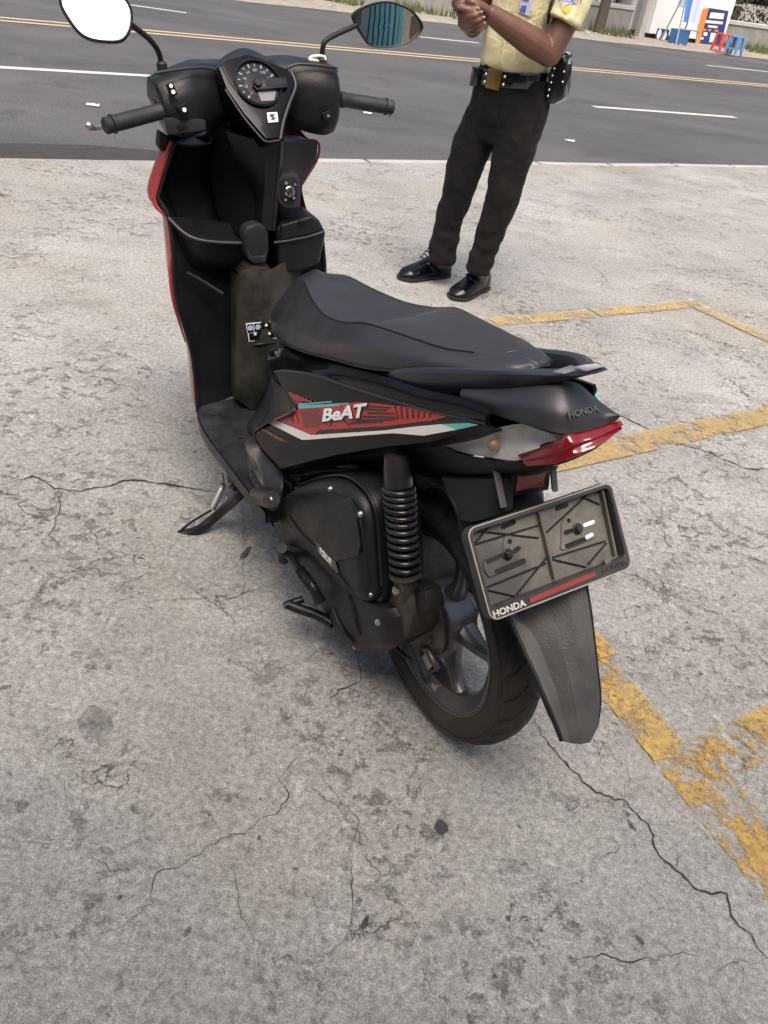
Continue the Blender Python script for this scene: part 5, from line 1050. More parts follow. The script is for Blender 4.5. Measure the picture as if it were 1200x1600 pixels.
# emblem
em = sheet('emblem', [V(q) for q in [(0.8493,0.0052,0.9818),(0.8494,-0.0182,0.9819),(0.8355,-0.0149,0.9661),(0.835,0.0087,0.9655)]], MAT['sticker_white'], hb)
wg = [(0.8448,0.0028,0.9776),(0.8465,-0.0037,0.9794),(0.8461,-0.0138,0.9791),(0.8426,-0.0064,0.9751),(0.8396,-0.0124,0.9717),(0.8389,-0.0062,0.9708),(0.836,-0.0093,0.9675),(0.8381,-0.0015,0.97),(0.8374,0.0046,0.9692),(0.8409,-0.0027,0.9731)]
sheet('wing_mark', [V(q) for q in wg], MAT['stain_dark'], hb)
# switches
for q, s in (((0.893,0.1932,1.0245), (.008, .016, .026)), ((0.893,0.1725,0.9878), (.010, .022, .018)), ((0.9,0.176,0.9534), (.010, .020, .014)), ((0.888,-0.1531,0.9616), (.010, .022, .016))):
    mkbox('switch', q, s, MAT['matte_black'], hb, Matrix.Rotation(R(-20), 3, 'X'), .003)
for q, r_ in (((0.887,0.1955,1.0327), .0038), ((0.887,0.192,1.0214), .0042), ((0.886,0.1721,0.9874), .0042)):
    mklathe('switch_mark', q, (-1, 0, .2), [(r_, 0), (r_, .0015)], MAT['sticker_white'], hb, 12)
mkbox('switch_mark', (0.882,-0.155,0.9614), (.001, .006, .005), MAT['dial_grey'], hb)
mkprism('switch_base', [V(q) for q in [(0.899,0.2128,0.969),(0.899,0.1869,0.9726),(0.899,0.1229,0.9622),(0.899,0.1244,0.9421),(0.899,0.208,0.9366)]], (.03, 0, 0), MAT['cowl_grey'], hb, .004)
# grips, levers
def grip(p0, p1, s):
    g = bpy.data.objects.new('grip', None); COL.objects.link(g); g.parent = S
    p0, p1 = V(p0), V(p1); d = (p1-p0); L_ = d.length; d.normalize()
    prof = [(.0150, 0), (.0165, .004), (.0165, L_*.80)]
    mklathe('sleeve', p0, d, [(.0150, 0), (.0175, .003), (.0175, .010), (.0158, .013), (.0160, L_*.35), (.0164, L_*.6), (.0160, L_*.84), (.0185, L_*.85), (.0185, L_*.88), (.0150, L_*.89), (.0160, L_*.92), (.0165, L_*.98), (.0140, L_)], MAT['grip_rubber'], g, 24)
    for f in (.25, .40, .55, .70):
        q = p0+d*L_*f; mktube('ridge', [q+Vector((-.015, 0, -.006)), q+d*.008+Vector((-.012, 0, .009)), q+d*.016+Vector((.0, 0, .0163))], .0012, MAT['matte_black'], g, 6, 8)
    return g
grip((0.925,0.2011,0.9803), (0.895,0.3357,0.9627), 1); grip((0.93,-0.2069,0.9843), (0.905,-0.3338,0.9664), -1)
lv = mktube('brake_lever', [(0.985,0.1776,0.9762), (0.985,0.2298,0.9659), (0.975,0.2883,0.952), (0.955,0.3401,0.9465), (0.945,0.3544,0.953)], [.006, .006, .005, .005, .007], MAT['bare_metal'], S, 10, 18)
bm = bmesh.new(); bmesh.ops.create_uvsphere(bm, u_segments=14, v_segments=10, radius=.0095, matrix=Matrix.Translation(V((0.945,0.3556,0.9531)))); finish('ball_end', bm, MAT['bare_metal'], lv)
lv2 = mktube('brake_lever', [(1,-0.2317,0.977), (1,-0.292,0.9608), (0.99,-0.3402,0.9437), (0.98,-0.3747,0.9327)], [.006, .006, .005, .005], MAT['bare_metal'], S, 10, 14)
# mirrors
def mirror(pl, outline, stem, label=None):
    N_ = nrm(pl); m = bpy.data.objects.new('mirror', None); COL.objects.link(m); m.parent = S
    P = smooth_closed([V(q) for q in outline], 56); c = sum(P, Vector())/len(P)
    bm = bmesh.new()
    rs = [[c+(q-c)*.90+N_*-.004 for q in P], [c+(q-c)*.915+N_*.0035 for q in P], [c+(q-c)*.96+N_*.005 for q in P], [q+N_*.001 for q in P], [c+(q-c)*.99-N_*.008 for q in P], [c+(q-c)*.85-N_*.024 for q in P], [c+(q-c)*.5-N_*.034 for q in P], [c+(q-c)*.1-N_*.036 for q in P]]
    rings(bm, rs); finish('housing', bm, MAT['matte_black'], m, 40)
    # slightly convex glass
    bm = bmesh.new(); RC = .9; rs = []
    for j in range(9):
        f = .925*j/8+.0005; rs.append([(lambda w: c+w+N_*(.0045-w.length_squared/(2*RC)))((q-c)*f) for q in P])
    vs = grid(bm, rs, closed=True); bm.normal_update()
    for fc in bm.faces:
        if fc.normal.dot(N_) < 0: fc.normal_flip()
    finish('glass', bm, MAT['mirror_glass'], m, 89, recalc=False)
    mktube('stem', [V(q) for q in stem], [.0058]*(len(stem)-1)+[.0058], MAT['matte_black'], m, 12, 20)
    mklathe('stem_boot', V(stem[0])-Vector((0, 0, .004)), (0, 0, 1), [(.011, -.01), (.011, .010), (.008, .014)], MAT['grip_rubber'], m, 14)
    return m
mirror('ML', [(0.9444,0.3777,1.1652),(0.9524,0.3669,1.185),(0.9545,0.333,1.1975),(0.9495,0.2928,1.1964),(0.9398,0.2608,1.1831),(0.9309,0.248,1.1673),(0.9215,0.2481,1.147),(0.9122,0.2584,1.1245),(0.907,0.2766,1.1091),(0.9087,0.3035,1.1064),(0.9146,0.3376,1.1109),(0.924,0.3593,1.1258)], [(0.97,0.1866,1.0537), (0.965,0.1931,1.0827), (0.955,0.213,1.1072), (0.945,0.2484,1.1333)])
mirror('MR', [(0.9837,-0.2614,1.1338),(0.9846,-0.2629,1.1486),(0.9808,-0.2926,1.164),(0.9746,-0.3345,1.1729),(0.9694,-0.365,1.1693),(0.962,-0.4041,1.1552),(0.9558,-0.4304,1.1291),(0.9554,-0.425,1.111),(0.9589,-0.3943,1.09),(0.9651,-0.3523,1.0811),(0.9723,-0.3089,1.0826),(0.9762,-0.2903,1.094)], [(0.97,-0.1797,1.0542), (0.97,-0.1824,1.086), (0.972,-0.1973,1.1007), (0.98,-0.268,1.1242)])
zt = mktube('cable_tie', [(0.965,-0.1677,1.0566), (0.955,-0.152,1.061), (0.955,-0.1426,1.0624), (0.965,-0.1504,1.0658), (0.965,-0.1676,1.068), (0.963,-0.1825,1.0655), (0.962,-0.1837,1.0592)], .003, MAT['zip_tie'], S, 8, 20)
# bits hanging under the left of the bar cover
mkprism('lower_cover_tab', [V(q) for q in [(0.98,0.2009,0.9273),(0.98,0.185,0.9174),(0.98,0.1678,0.9032),(0.98,0.1795,0.8854),(0.98,0.2024,0.8855),(0.98,0.2068,0.8977)]], (.03, 0, 0), MAT['void_black'], S, .005)
mktube('brake_hose', [(0.97,0.0889,0.93), (0.98,0.0986,0.9098), (1,0.1176,0.9011), (1.04, .12, .88)], .007, MAT['void_black'], S, 8, 12)
# ------------------------------------------------------------------ the standing man
def blob(name, build, voxel, iters, mat, parent, disp=None):
    """tubes fused into one continuous skin"""
    bm = bmesh.new(); build(bm); bmesh.ops.recalc_face_normals(bm, faces=bm.faces)
    me = bpy.data.meshes.new('tmp'); bm.to_mesh(me); bm.free()
    t = bpy.data.objects.new('tmp', me); COL.objects.link(t)
    md = t.modifiers.new('r', 'REMESH'); md.mode = 'VOXEL'; md.voxel_size = voxel
    bpy.context.view_layer.update()
    m2 = bpy.data.meshes.new_from_object(t.evaluated_get(bpy.context.evaluated_depsgraph_get()))
    bpy.data.objects.remove(t); bpy.data.meshes.remove(me)
    bm = bmesh.new(); bm.from_mesh(m2)
    for _ in range(iters): bmesh.ops.smooth_vert(bm, verts=bm.verts, factor=.5, use_axis_x=True, use_axis_y=True, use_axis_z=True)
    bm.normal_update()
    if disp:
        for v in bm.verts: v.co += v.normal*disp(v.co)
    bm.to_mesh(m2); bm.free(); m2.name = name
    m2.polygons.foreach_set('use_smooth', [True]*len(m2.polygons))
    return link(name, m2, mat, parent)
def ell(bm, c, r, rot=None, u=20, v=14):
    m = Matrix.Translation(Vector(c)) @ (rot.to_4x4() if rot else Matrix()) @ Matrix.Diagonal((*r, 1))
    bmesh.ops.create_uvsphere(bm, u_segments=u, v_segments=v, radius=1, matrix=m)
person = empty('person')
tag(person, 'man in pale yellow short sleeved shirt, dark trousers and polished boots rubbing his hands', 'person')
FD = Vector((-.80, -.60, 0)); LD = Vector((.60, -.80, 0))
belt_c = Vector((.238, 3.868, .93))
lsh, rsh = Vector((.415, 3.75, 1.315)), Vector((.10, 3.98, 1.315))
lel, lwr = V((0.3473,3.6927,1.0372)), V((0.0842,3.6012,1.1443))
rel_, rwr = V((0.0685,3.9719,1.1175)), V((0.0396,3.6727,1.0777))
def arms(bm):
    tube(bm, [lsh, lsh.lerp(lel, .5)+Vector((.01, 0, 0)), lel], [.058, .052, .047], 14, 10)
    ell(bm, lel, (.047, .047, .047))
    tube(bm, [lel, lel.lerp(lwr, .3), lel.lerp(lwr, .65), lwr], [.047, .053, .044, .032], 14, 14)
    tube(bm, [rsh, rsh.lerp(rel_, .5), rel_], [.056, .05, .044], 14, 10); ell(bm, rel_, (.044, .044, .044))
    tube(bm, [rel_, rel_.lerp(rwr, .35), rwr], [.044, .046, .030], 14, 10)
    # left hand, laid over the other: palm and five fingers
    tube(bm, [lwr, (0.0482,3.5823,1.1565), (0.0155,3.5784,1.1663), (-0.0015,3.5789,1.168)], [.030, .036, .038, .032], 14, 12, flat=.62)
    for pts in ([(0.0445,3.5574,1.151), (0.0103,3.5485,1.1447), (-0.0158,3.5494,1.1451), (-0.0319,3.5549,1.1427)],
                [(0.0043,3.5637,1.1634), (-0.0187,3.5595,1.1604), (-0.0354,3.565,1.1478), (-0.0353,3.575,1.1332)],
                [(-0.0029,3.569,1.1762), (-0.0282,3.5648,1.1729), (-0.0446,3.5753,1.1582), (-0.0395,3.5852,1.1423)],
                [(-0.0028,3.574,1.188), (-0.0285,3.5748,1.1865), (-0.0426,3.5853,1.1722), (-0.0352,3.595,1.1567)],
                [(0.0018,3.5838,1.2003), (-0.0192,3.5845,1.1994), (-0.0336,3.595,1.1872), (-0.0289,3.6048,1.1734)]):
        tube(bm, pts, [.0115, .0105, .0095, .0075], 10, 12)
    # right hand, clasping from below: knuckles to the left, fingers wrapping up and round
    tube(bm, [rwr, (0.0253,3.6231,1.0894), (0.0079,3.6036,1.1048), (-0.0014,3.6039,1.1159)], [.030, .037, .037, .030], 14, 12, flat=.7)
    for pts in ([(-0.0072,3.5891,1.122), (0.0049,3.5587,1.1354), (0.0275,3.543,1.1413), (0.0462,3.5474,1.1537)],
                [(-0.0049,3.589,1.11), (0.0098,3.5536,1.1221), (0.037,3.5357,1.1288), (0.0599,3.5419,1.1438)],
                [(0.0047,3.5937,1.0966), (0.0221,3.5532,1.1075), (0.0493,3.5373,1.1142), (0.0724,3.5465,1.1291)],
                [(0.0192,3.6033,1.0835), (0.0369,3.5627,1.0926), (0.0595,3.5469,1.0988), (0.0785,3.5563,1.1111)],
                [(0.021,3.6332,1.0861), (-0.0073,3.6141,1.1083), (-0.0204,3.5945,1.1282), (-0.0252,3.5847,1.1423)]):
        tube(bm, pts, [.0120, .0112, .0105, .0085], 10, 14)
    # trunk, neck and head (one continuous skin; clothes cover the trunk)
    tube(bm, [(.238, 3.868, .98), (.242, 3.868, 1.15), (.25, 3.868, 1.28), (.25, 3.866, 1.36)], [.09, .10, .10, .07], 16, 10, flat=1.25)
    tube(bm, [rsh, (.25, 3.866, 1.345), lsh], [.05, .06, .05], 12, 8)
    tube(bm, [(.25, 3.866, 1.33), (.242, 3.858, 1.42), (.238, 3.852, 1.47)], [.056, .052, .055], 14, 8)
    hc = Vector((.226, 3.845, 1.535))
    ell(bm, hc, (.078, .078, .105)); ell(bm, hc+FD*.028-Vector((0, 0, .045)), (.056, .056, .062))
    ell(bm, hc+FD*.088-Vector((0, 0, .015)), (.013, .013, .020)); ell(bm, hc+FD*.092-Vector((0, 0, .028)), (.016, .016, .010))
    for s in (1, -1):
        ell(bm, hc+LD*s*.078-Vector((0, 0, .01)), (.014, .014, .028)); ell(bm, hc+FD*.066+LD*s*.03+Vector((0, 0, .016)), (.020, .020, .008))
    ell(bm, hc+FD*.078-Vector((0, 0, .056)), (.018, .018, .009))
body = blob('body', arms, .0038, 2, MAT['skin'], person)
hc = Vector((.226, 3.845, 1.535))
def hairb(bm): ell(bm, hc-FD*.012+Vector((0, 0, .030)), (.083, .083, .088))
blob('hair', hairb, .006, 2, MAT['hair'], person, lambda c: .003*noise.noise(c*60))
for s in (1, -1):
    bm = bmesh.new(); ell(bm, hc+FD*.070+LD*s*.03+Vector((0, 0, .0)), (.012, .012, .008)); finish('eye', bm, MAT['badge_white'], person)
for q in ((0.0461,3.5354,1.1543), (0.0597,3.5299,1.1444), (0.0721,3.5345,1.1297), (0.0782,3.5443,1.1117)):
    bm = bmesh.new(); ell(bm, q, (.006, .003, .005)); finish('fingernail', bm, MAT['nail'], person)
# trousers
rl_c = [(0.192,3.8678,0.8971), (0.177,3.8883,0.7903), (0.1314,3.8998,0.6603), (0.1091,3.9005,0.541), (0.097,3.9109,0.4194), (0.0796,3.9215,0.2861), (0.0802,3.9215,0.1106)]
ll_c = [(0.309,3.844,0.9166), (0.3153,3.8338,0.8181), (0.3018,3.8143,0.6826), (0.2938,3.8045,0.5542), (0.2883,3.7947,0.4487), (0.2722,3.7952,0.3216), (0.2464,3.796,0.1316)]
def trou(bm):
    tube(bm, [belt_c+Vector((0, 0, .03)), belt_c-Vector((.004, 0, .06)), belt_c-Vector((.014, 0, .16)), belt_c-Vector((.025, 0, .26))], [.112, .118, .116, .085], 24, 14, flat=1.24)
    tube(bm, rl_c, [.085, .094, .088, .080, .070, .062, .062], 18, 30)
    tube(bm, ll_c, [.085, .094, .090, .081, .072, .064, .058], 18, 30)
def tfold(c):
    k = c.z
    a = (.006*noise.noise(Vector((c.x*5, c.y*5, k*11+c.x*9)))-.006*abs(noise.noise(Vector((c.x*9+k*7, c.y*9, k*17-c.x*10))))+.0025*noise.noise(Vector((c.x*20, c.y*20, k*24))))
    low = max(0, (.36-k)/.30); return a*(1+.9*low)+.005*low*math.sin(k*80+c.x*22+3*noise.noise(c*6))+.003
tr = blob('trousers', trou, .0065, 5, MAT['trouser_cloth'], person, tfold)
mktube('fly_seam', [(0.1994,3.7495,0.8837), (0.2063,3.7493,0.79), (0.1936,3.7677,0.6996)], .0018, MAT['trouser_cloth'], tr, 6, 10)
mktube('pocket_seam', [(0.3655,3.7722,0.8815), (0.3649,3.7522,0.8128), (0.3574,3.7424,0.7527)], .002, MAT['trouser_cloth'], tr, 6, 8)
# shirt
sl_e = lsh.lerp(lel, .62); sr_e = rsh.lerp(rel_, .62)
def shirt(bm):
    tube(bm, [belt_c+Vector((.0, 0, .0)), belt_c+Vector((.0, 0, .035)), (.238, 3.868, 1.05), (.243, 3.868, 1.16), (.248, 3.868, 1.27), (.25, 3.867, 1.35), (.25, 3.864, 1.385)], [.108, .119, .116, .118, .122, .10, .06], 28, 26, flat=1.22)
    tube(bm, [Vector((.28, 3.84, 1.335)), lsh+Vector((-.01, .0, .01)), lsh.lerp(lel, .35), sl_e], [.072, .074, .073, .076], 18, 14)
    tube(bm, [Vector((.2, 3.89, 1.335)), rsh, rsh.lerp(rel_, .35), sr_e], [.07, .072, .070, .07], 18, 14)
def sfold(c): return .010*noise.noise(Vector((c.x*8+c.z*6, c.y*8, c.z*9)))+.003*noise.noise(Vector((c.x*24, c.y*24, c.z*18)))
sh_ = blob('shirt', shirt, .006, 4, MAT['shirt_cloth'], person, sfold)
def snap(o, P, lift=.002):
    ok, loc, no, _ = o.closest_point_on_mesh(Vector(P)); return loc+no*lift, no
def badge(name, pts, mat, par, lift=.003, k=6):
    """small flat piece laid on the shirt: a fan of quads snapped to the cloth"""
    P = [V(q) for q in pts]; rows_ = []
    for j in range(k):
        f = j/(k-1); a, b = P[0].lerp(P[3], f), P[1].lerp(P[2], f); rows_.append([snap(sh_, a.lerp(b, i/(k-1)), lift)[0] for i in range(k)])
    bm = bmesh.new(); grid(bm, rows_); return finish(name, bm, mat, par, 60)
badge('shoulder_label', [(0.3277,3.6233,1.2396), (0.4104,3.6207,1.2389), (0.4111,3.6206,1.2189), (0.3346,3.6231,1.2124)], MAT['badge_white'], sh_, .003)
oc_ = [(0.3397,3.6229,1.211), (0.3898,3.6213,1.2099), (0.3796,3.6217,1.1943), (0.3561,3.6224,1.193)]
badge('sleeve_patch', [(0.3399,3.6229,1.2101), (0.3923,3.6212,1.2092), (0.3837,3.6215,1.1969), (0.3505,3.6226,1.1963)], MAT['badge_orange'], sh_, .0036)
badge('sleeve_patch', [(0.3505,3.6226,1.1963), (0.3837,3.6215,1.1969), (0.3727,3.6219,1.1841), (0.3681,3.622,1.1835)], MAT['badge_orange'], sh_, .0036)
a, na = snap(sh_, (0.3715,3.6219,1.2255), .006); b, nb = snap(sh_, (0.4072,3.6208,1.2244), .006)
text('label_lettering', 'SECURITY', .020, MAT['badge_blue'], sh_, a, b-a, na.cross(b-a), .0005, bold=.0004)
lt = badge('lanyard_tag', [(0.2022,3.7374,1.2231), (0.2458,3.736,1.2249), (0.2495,3.7359,1.1458), (0.2011,3.7375,1.1518)], MAT['lanyard'], sh_, .006)
badge('tag_print', [(0.2104,3.7372,1.1763), (0.2295,3.7366,1.1789), (0.228,3.7366,1.1534), (0.205,3.7373,1.1565)], MAT['badge_blue'], sh_, .008); badge('tag_print', [(0.2059,3.7373,1.207), (0.2325,3.7365,1.2086), (0.2334,3.7364,1.1941), (0.2091,3.7372,1.1929)], MAT['badge_blue'], sh_, .008)
mktube('placket', [snap(sh_, q, .001)[0] for q in ((0.1608,3.7388,1.1778), (0.1574,3.7389,1.1136), (0.161,3.7388,1.038), (0.1665,3.7386,0.9764))], .004, MAT['shirt_cloth'], sh_, 6, 14)
# dark strip beside the arm
mktube('dark_strip', [(0.3229,3.6935,1.2732), (0.3193,3.6886,1.2283), (0.3143,3.6888,1.1802), (0.3156,3.7038,1.1397)], .020, MAT['belt_leather'], person, 8, 12, flat=.45)
# belt and gear
bl_ = bpy.data.objects.new('duty_belt', None); COL.objects.link(bl_); bl_.parent = person
def eb(a, rx=.153, ry=.124, z=0): return Vector((belt_c.x+rx*math.cos(a), belt_c.y+ry*math.sin(a), belt_c.z+z+.012*math.cos(a)))
bm = bmesh.new(); rs = []
for z_, g in ((-.036, .0), (-.036, .006), (-.030, .008), (.016, .008), (.022, .006), (.022, 0)):
    rs.append([eb(2*math.pi*k/64, .146+g, .116+g, z_) for k in range(64)])
grid(bm, rs+[rs[0]], closed=True); finish('strap', bm, MAT['belt_leather'], bl_, 35)
def on_belt(u): # angle on the belt facing the viewer at lateral position
    return -math.acos(max(-1, min(1, (u-belt_c.x)/.153)))
def belt_box(name, x, size, mat, zz, bev=.003, lift=.156):
    a = on_belt(x); p = eb(a, lift, lift-.029, zz); nrm_ = Vector((math.cos(a)/.153, math.sin(a)/.124, 0)).normalized(); t = Vector((0, 0, 1)).cross(nrm_)
    return mkbox(name, p, size, mat, bl_, Matrix((t, nrm_, Vector((0, 0, 1)))).transposed(), bev)
belt_box('buckle', .160, (.062, .008, .072), MAT['brass'], -.010, .006)
for x in (.128, .200):
    for zz in (.004, -.024): 
        a = on_belt(x); bm = bmesh.new(); ell(bm, eb(a, .157, .128, zz), (.006, .006, .006)); finish('stud', bm, MAT['chrome'], bl_)
hol = mkprism('holster', [V(q) for q in [(0.3778,3.7618,1.0177),(0.4078,3.7608,1.0399),(0.4291,3.7601,1.0161),(0.4433,3.7597,0.9408),(0.4477,3.7595,0.8832),(0.4076,3.7608,0.856),(0.3827,3.7616,0.8617),(0.3691,3.7621,0.9067),(0.3678,3.7621,0.9756)]], (.03, .06, 0), MAT['belt_leather'], bl_, .012, 3)
mkprism('pistol_grip', [V(q) for q in [(0.3963,3.7712,1.0284),(0.4164,3.7705,1.0492),(0.4347,3.77,1.0474),(0.4374,3.7699,1.0074),(0.4172,3.7705,0.9863)]], (.015, .03, 0), MAT['chrome'], bl_, .006, 2)
for q in ((0.3854,3.7565,0.9854), (0.384,3.7566,0.9602), (0.3851,3.7565,0.9351), (0.3836,3.7566,0.9094), (0.3841,3.7566,0.8861), (0.4252,3.7552,0.9799), (0.4292,3.7551,0.9439)):
    bm = bmesh.new(); ell(bm, q, (.0045, .0045, .0045)); finish('stud', bm, MAT['chrome'], hol)
belt_box('pouch', .096, (.035, .03, .075), MAT['belt_leather'], -.012, .008, .165)
mktube('key_ring', [(0.0873,3.8112,0.9119), (0.0807,3.8114,0.8922), (0.0791,3.8115,0.8731)], .004, MAT['chrome'], bl_, 8)
# boots
def boot(heel, toe, ank, seed):
    heel, toe, ank = V(heel), V(toe), V(ank); heel.z = toe.z = 0
    d = (toe-heel).normalized(); s = Vector((-d.y, d.x, 0)); L_ = .298; toe = heel+d*L_
    root = bpy.data.objects.new('boot', None); COL.objects.link(root); root.parent = person
    def bb(bm):
        rg = []
        for f, w, h, zb in ((.0, .020, .055, .02), (.05, .037, .095, .016), (.15, .043, .120, .014), (.30, .044, .122, .014), (.45, .046, .102, .014), (.60, .051, .080, .012), (.75, .054, .066, .012), (.88, .049, .056, .012), (.96, .030, .040, .014), (1.0, .012, .030, .018)):
            c = heel+d*L_*f
            rg.append([c+s*w*x+Vector((0, 0, zb+(h-zb)*z_)) for x, z_ in ((-.9, 0), (-1, .25), (-.92, .6), (-.6, .9), (0, 1), (.6, .9), (.92, .6), (1, .25), (.9, 0), (0, 0))])
        rings(bm, rg)
        b0 = heel+d*.085+Vector((0, 0, .06)); tube(bm, [b0, b0.lerp(ank, .5), ank, ank+Vector((0, 0, .09))], [.048, .051, .050, .044], 16, 14)
    blob('leather', bb, .005, 3, MAT['boot_leather'], root, lambda c: .0012*noise.noise(c*45))
    P = []
    for f, w in ((-.01, .018), (.05, .041), (.2, .046), (.45, .046), (.62, .054), (.78, .057), (.9, .052), (.98, .030), (1.015, .010)): P.append((f, w))
    out = [heel+d*L_*f+s*w for f, w in P]+[heel+d*L_*f-s*w for f, w in P[::-1]]
    mkprism('sole', [q+Vector((0, 0, .018)) for q in out], (0, 0, -.016), MAT['grip_rubber'], root, .003)
    for k in range(5):
        f = k/4; c = heel+d*(.172-.050*f)+Vector((0, 0, .100+.055*f)); w = .026
        mktube('lace', [c-s*w+Vector((0, 0, -.012)), c+d*.010+Vector((0, 0, .004)), c+s*w+Vector((0, 0, -.012))], .003, MAT['void_black'], root, 6, 8)
boot((0.1261,4.0857,0), (-0.121,3.8853,0), (0.0805,3.9215,0.1441), 1)
boot((0.3077,3.991,0), (0.1733,3.7643,0), (0.247,3.796,0.1732), 2)
# ------------------------------------------------------------------ beyond the road
rb = random.Random(11)
ERX = Matrix.Rotation(math.atan2(E1.y, E1.x), 3, 'Z')
WO = 20.6
def wall_run(a0, a1, label):
    w = empty('boundary_wall', RW((a0+a1)/2, WO, 0)); L_ = a1-a0
    def bb(name, a, o, z, s, mat, bev=.02):
        bm = bmesh.new(); box(bm, E1*a+N1*o+Vector((0, 0, z)), s, ERX)
        for v in bm.verts: v.co += Vector((0, 0, .02*noise.noise(v.co*3)))
        return finish(name, bm, mat, w, 35, bev, 1)
    bb('plinth', 0, 0, .30, (L_, .22, .64), MAT['old_wall']); bb('coping', 0, 0, .68, (L_+.05, .30, .13), MAT['wall_cap'])
    n = max(1, int(L_/3.0))
    for k in range(n+1):
        bb('post', -L_/2+L_*k/n, .02, 1.2, (.22, .22, 2.4), MAT['wall_cap'])
    for z_ in (1.15, 1.75, 2.25):
        bb('rail', 0, .02, z_, (L_, .05, .05), MAT['frame_metal'], .005)
    tag(w, label, 'wall'); return w
def ax(u, v, o): return V(u).dot(E1)
# along-road positions worked out for the gap that holds the booth
KA0, KA1 = V((5.3792,28.3614,0.022)).dot(E1), V((8.019,30.2368,0.0128)).dot(E1)
wall_run(KA0-14, KA0-.35, 'weathered low concrete wall with posts and rails, under the trees')
wall_run(KA1+.25, KA1+9, 'stained low concrete wall with posts beside the plastic stools')
# booth
kb = empty('booth', RW((KA0+KA1)/2, 20.0, 0)); KW = KA1-KA0
def kbx(name, a, o, z, s, mat, bev=.01, par=None):
    bm = bmesh.new(); box(bm, E1*a+N1*o+Vector((0, 0, z)), s, ERX); return finish(name, bm, MAT[mat], par or kb, 35, bev, 1)
kbx('wall', 0, .9, 1.40, (KW, 1.8, 2.5), 'kiosk_white'); kbx('base', 0, .9, .08, (KW-.1, 1.7, .14), 'void_black'); kbx('roof', 0, .8, 2.72, (KW+.3, 2.3, .14), 'kiosk_white')
def kpan(name, pts, mat, lift=.012):
    return sheet(name, [V(q)-V(RW((KA0+KA1)/2, 20.0, 0)) - N1*lift for q in pts], MAT[mat], kb)
kpan('poster', [(7.1023,29.5856,0.9771),(7.8564,30.1213,0.9736),(7.9806,30.2095,0.0446),(7.1368,29.6101,0.0075)], 'kiosk_navy', .015)
kpan('poster_edge', [(6.9173,29.4542,0.9247),(7.1244,29.6013,0.9794),(7.1821,29.6423,0.0114),(7.024,29.5299,-0.0021),(6.9566,29.4821,0.3312)], 'kiosk_orange', .018)
kpan('poster_logo', [(7.2382,29.6821,0.876),(7.7253,30.0281,0.8931),(7.7439,30.0413,0.7438),(7.2324,29.678,0.7261)], 'kiosk_white', .022)
for P in ([(7.1411,29.6131,0.667),(7.7689,30.0592,0.6872),(7.7784,30.0659,0.6119),(7.1492,29.6189,0.5927)], [(7.2852,29.7155,0.5473),(7.6359,29.9646,0.5558),(7.6379,29.9661,0.4965),(7.2867,29.7166,0.4885)], [(7.203,29.6571,0.3541),(7.342,29.7558,0.3585),(7.3575,29.7669,0.2663),(7.2182,29.6679,0.2622)], [(7.4591,29.839,0.3608),(7.6455,29.9715,0.3694),(7.6805,29.9963,0.1232),(7.4927,29.8629,0.1155)], [(7.1451,29.6159,0.2131),(7.258,29.6962,0.2233),(7.2595,29.6972,0.1637),(7.1464,29.6169,0.1537)]):
    kpan('poster_print', P, 'poster_mark', .022)
for P in ([(7.1431,29.6145,0.4412),(7.2588,29.6968,0.4438),(7.2569,29.6954,0.3929),(7.141,29.6131,0.3905)], [(7.3279,29.7458,0.4469),(7.4447,29.8288,0.4494),(7.4415,29.8266,0.4016),(7.3247,29.7435,0.3992)], [(7.5621,29.9122,0.452),(7.703,30.0123,0.4567),(7.7001,30.0103,0.4087),(7.559,29.91,0.4041)]):
    kpan('poster_print', P, 'kiosk_orange', .022)
kpan('panel', [(6.0352,28.8275,1.0553),(6.5451,29.1897,1.1115),(6.5905,29.2219,0.8902),(6.0529,28.84,0.8977)], 'kiosk_lilac', .016)
kpan('vehicle_print', [(5.6012,28.5192,0.3035),(6.015,28.8131,0.3099),(6.0265,28.8213,0.0463),(5.589,28.5104,0.0406)], 'kiosk_navy', .016)
for q in ((5.6957,28.5863,0.1653), (5.8832,28.7195,0.133)):
    q = V(q)-V(RW((KA0+KA1)/2, 20.0, 0))-N1*.025; P = []
    for k in range(18): a = 2*math.pi*k/18; P.append(q+E1*.085*math.cos(a)+Vector((0, 0, .13*math.sin(a))))
    sheet('wheel_print', P, MAT['kiosk_white'], kb)
tag(kb, 'white roadside booth with navy and orange poster across the road', 'booth')
# folding display stand in front of the booth
eo = 18.9; ea = V((6.1485,27.5582,-0.068)).dot(E1)
es = empty('display_stand', RW(ea, eo, 0))
for (x0, y0, x1, y1) in ((-.42, -.25, -.25, .05), (.42, -.25, .30, .05), (-.38, .40, -.25, .05), (.40, .40, .30, .05)):
    bm = bmesh.new(); tube(bm, [E1*x0+N1*y0, E1*x1+N1*y1+Vector((0, 0, 1.45))], .022, 8); finish('leg', bm, MAT['frame_metal'], es)
bm = bmesh.new(); tube(bm, [E1*-.27+Vector((0, 0, 1.42)), E1*.32+Vector((0, 0, 1.42))], .02, 8); finish('crossbar', bm, MAT['frame_metal'], es)
bm = bmesh.new(); tube(bm, [E1*-.36-N1*.2+Vector((0, 0, .42)), E1*.38-N1*.2+Vector((0, 0, .42))], .02, 8); finish('crossbar', bm, MAT['frame_metal'], es)
rows_ = []
for j in range(8):
    f = j/7; rows_.append([E1*(-.29+.62*i/9-.05*f)+N1*(-.02-.18*f+.02*math.sin(i*1.7+f*3))+Vector((0, 0, 1.44-.85*f)) for i in range(10)])
bm = bmesh.new(); grid(bm, rows_); ban = finish('banner', bm, MAT['kiosk_lilac'], es)
bm = bmesh.new(); grid(bm, [[q-N1*.012 for q in r[0:4]] for r in rows_[2:]]); finish('banner_stripe', bm, MAT['kiosk_blue'], es)
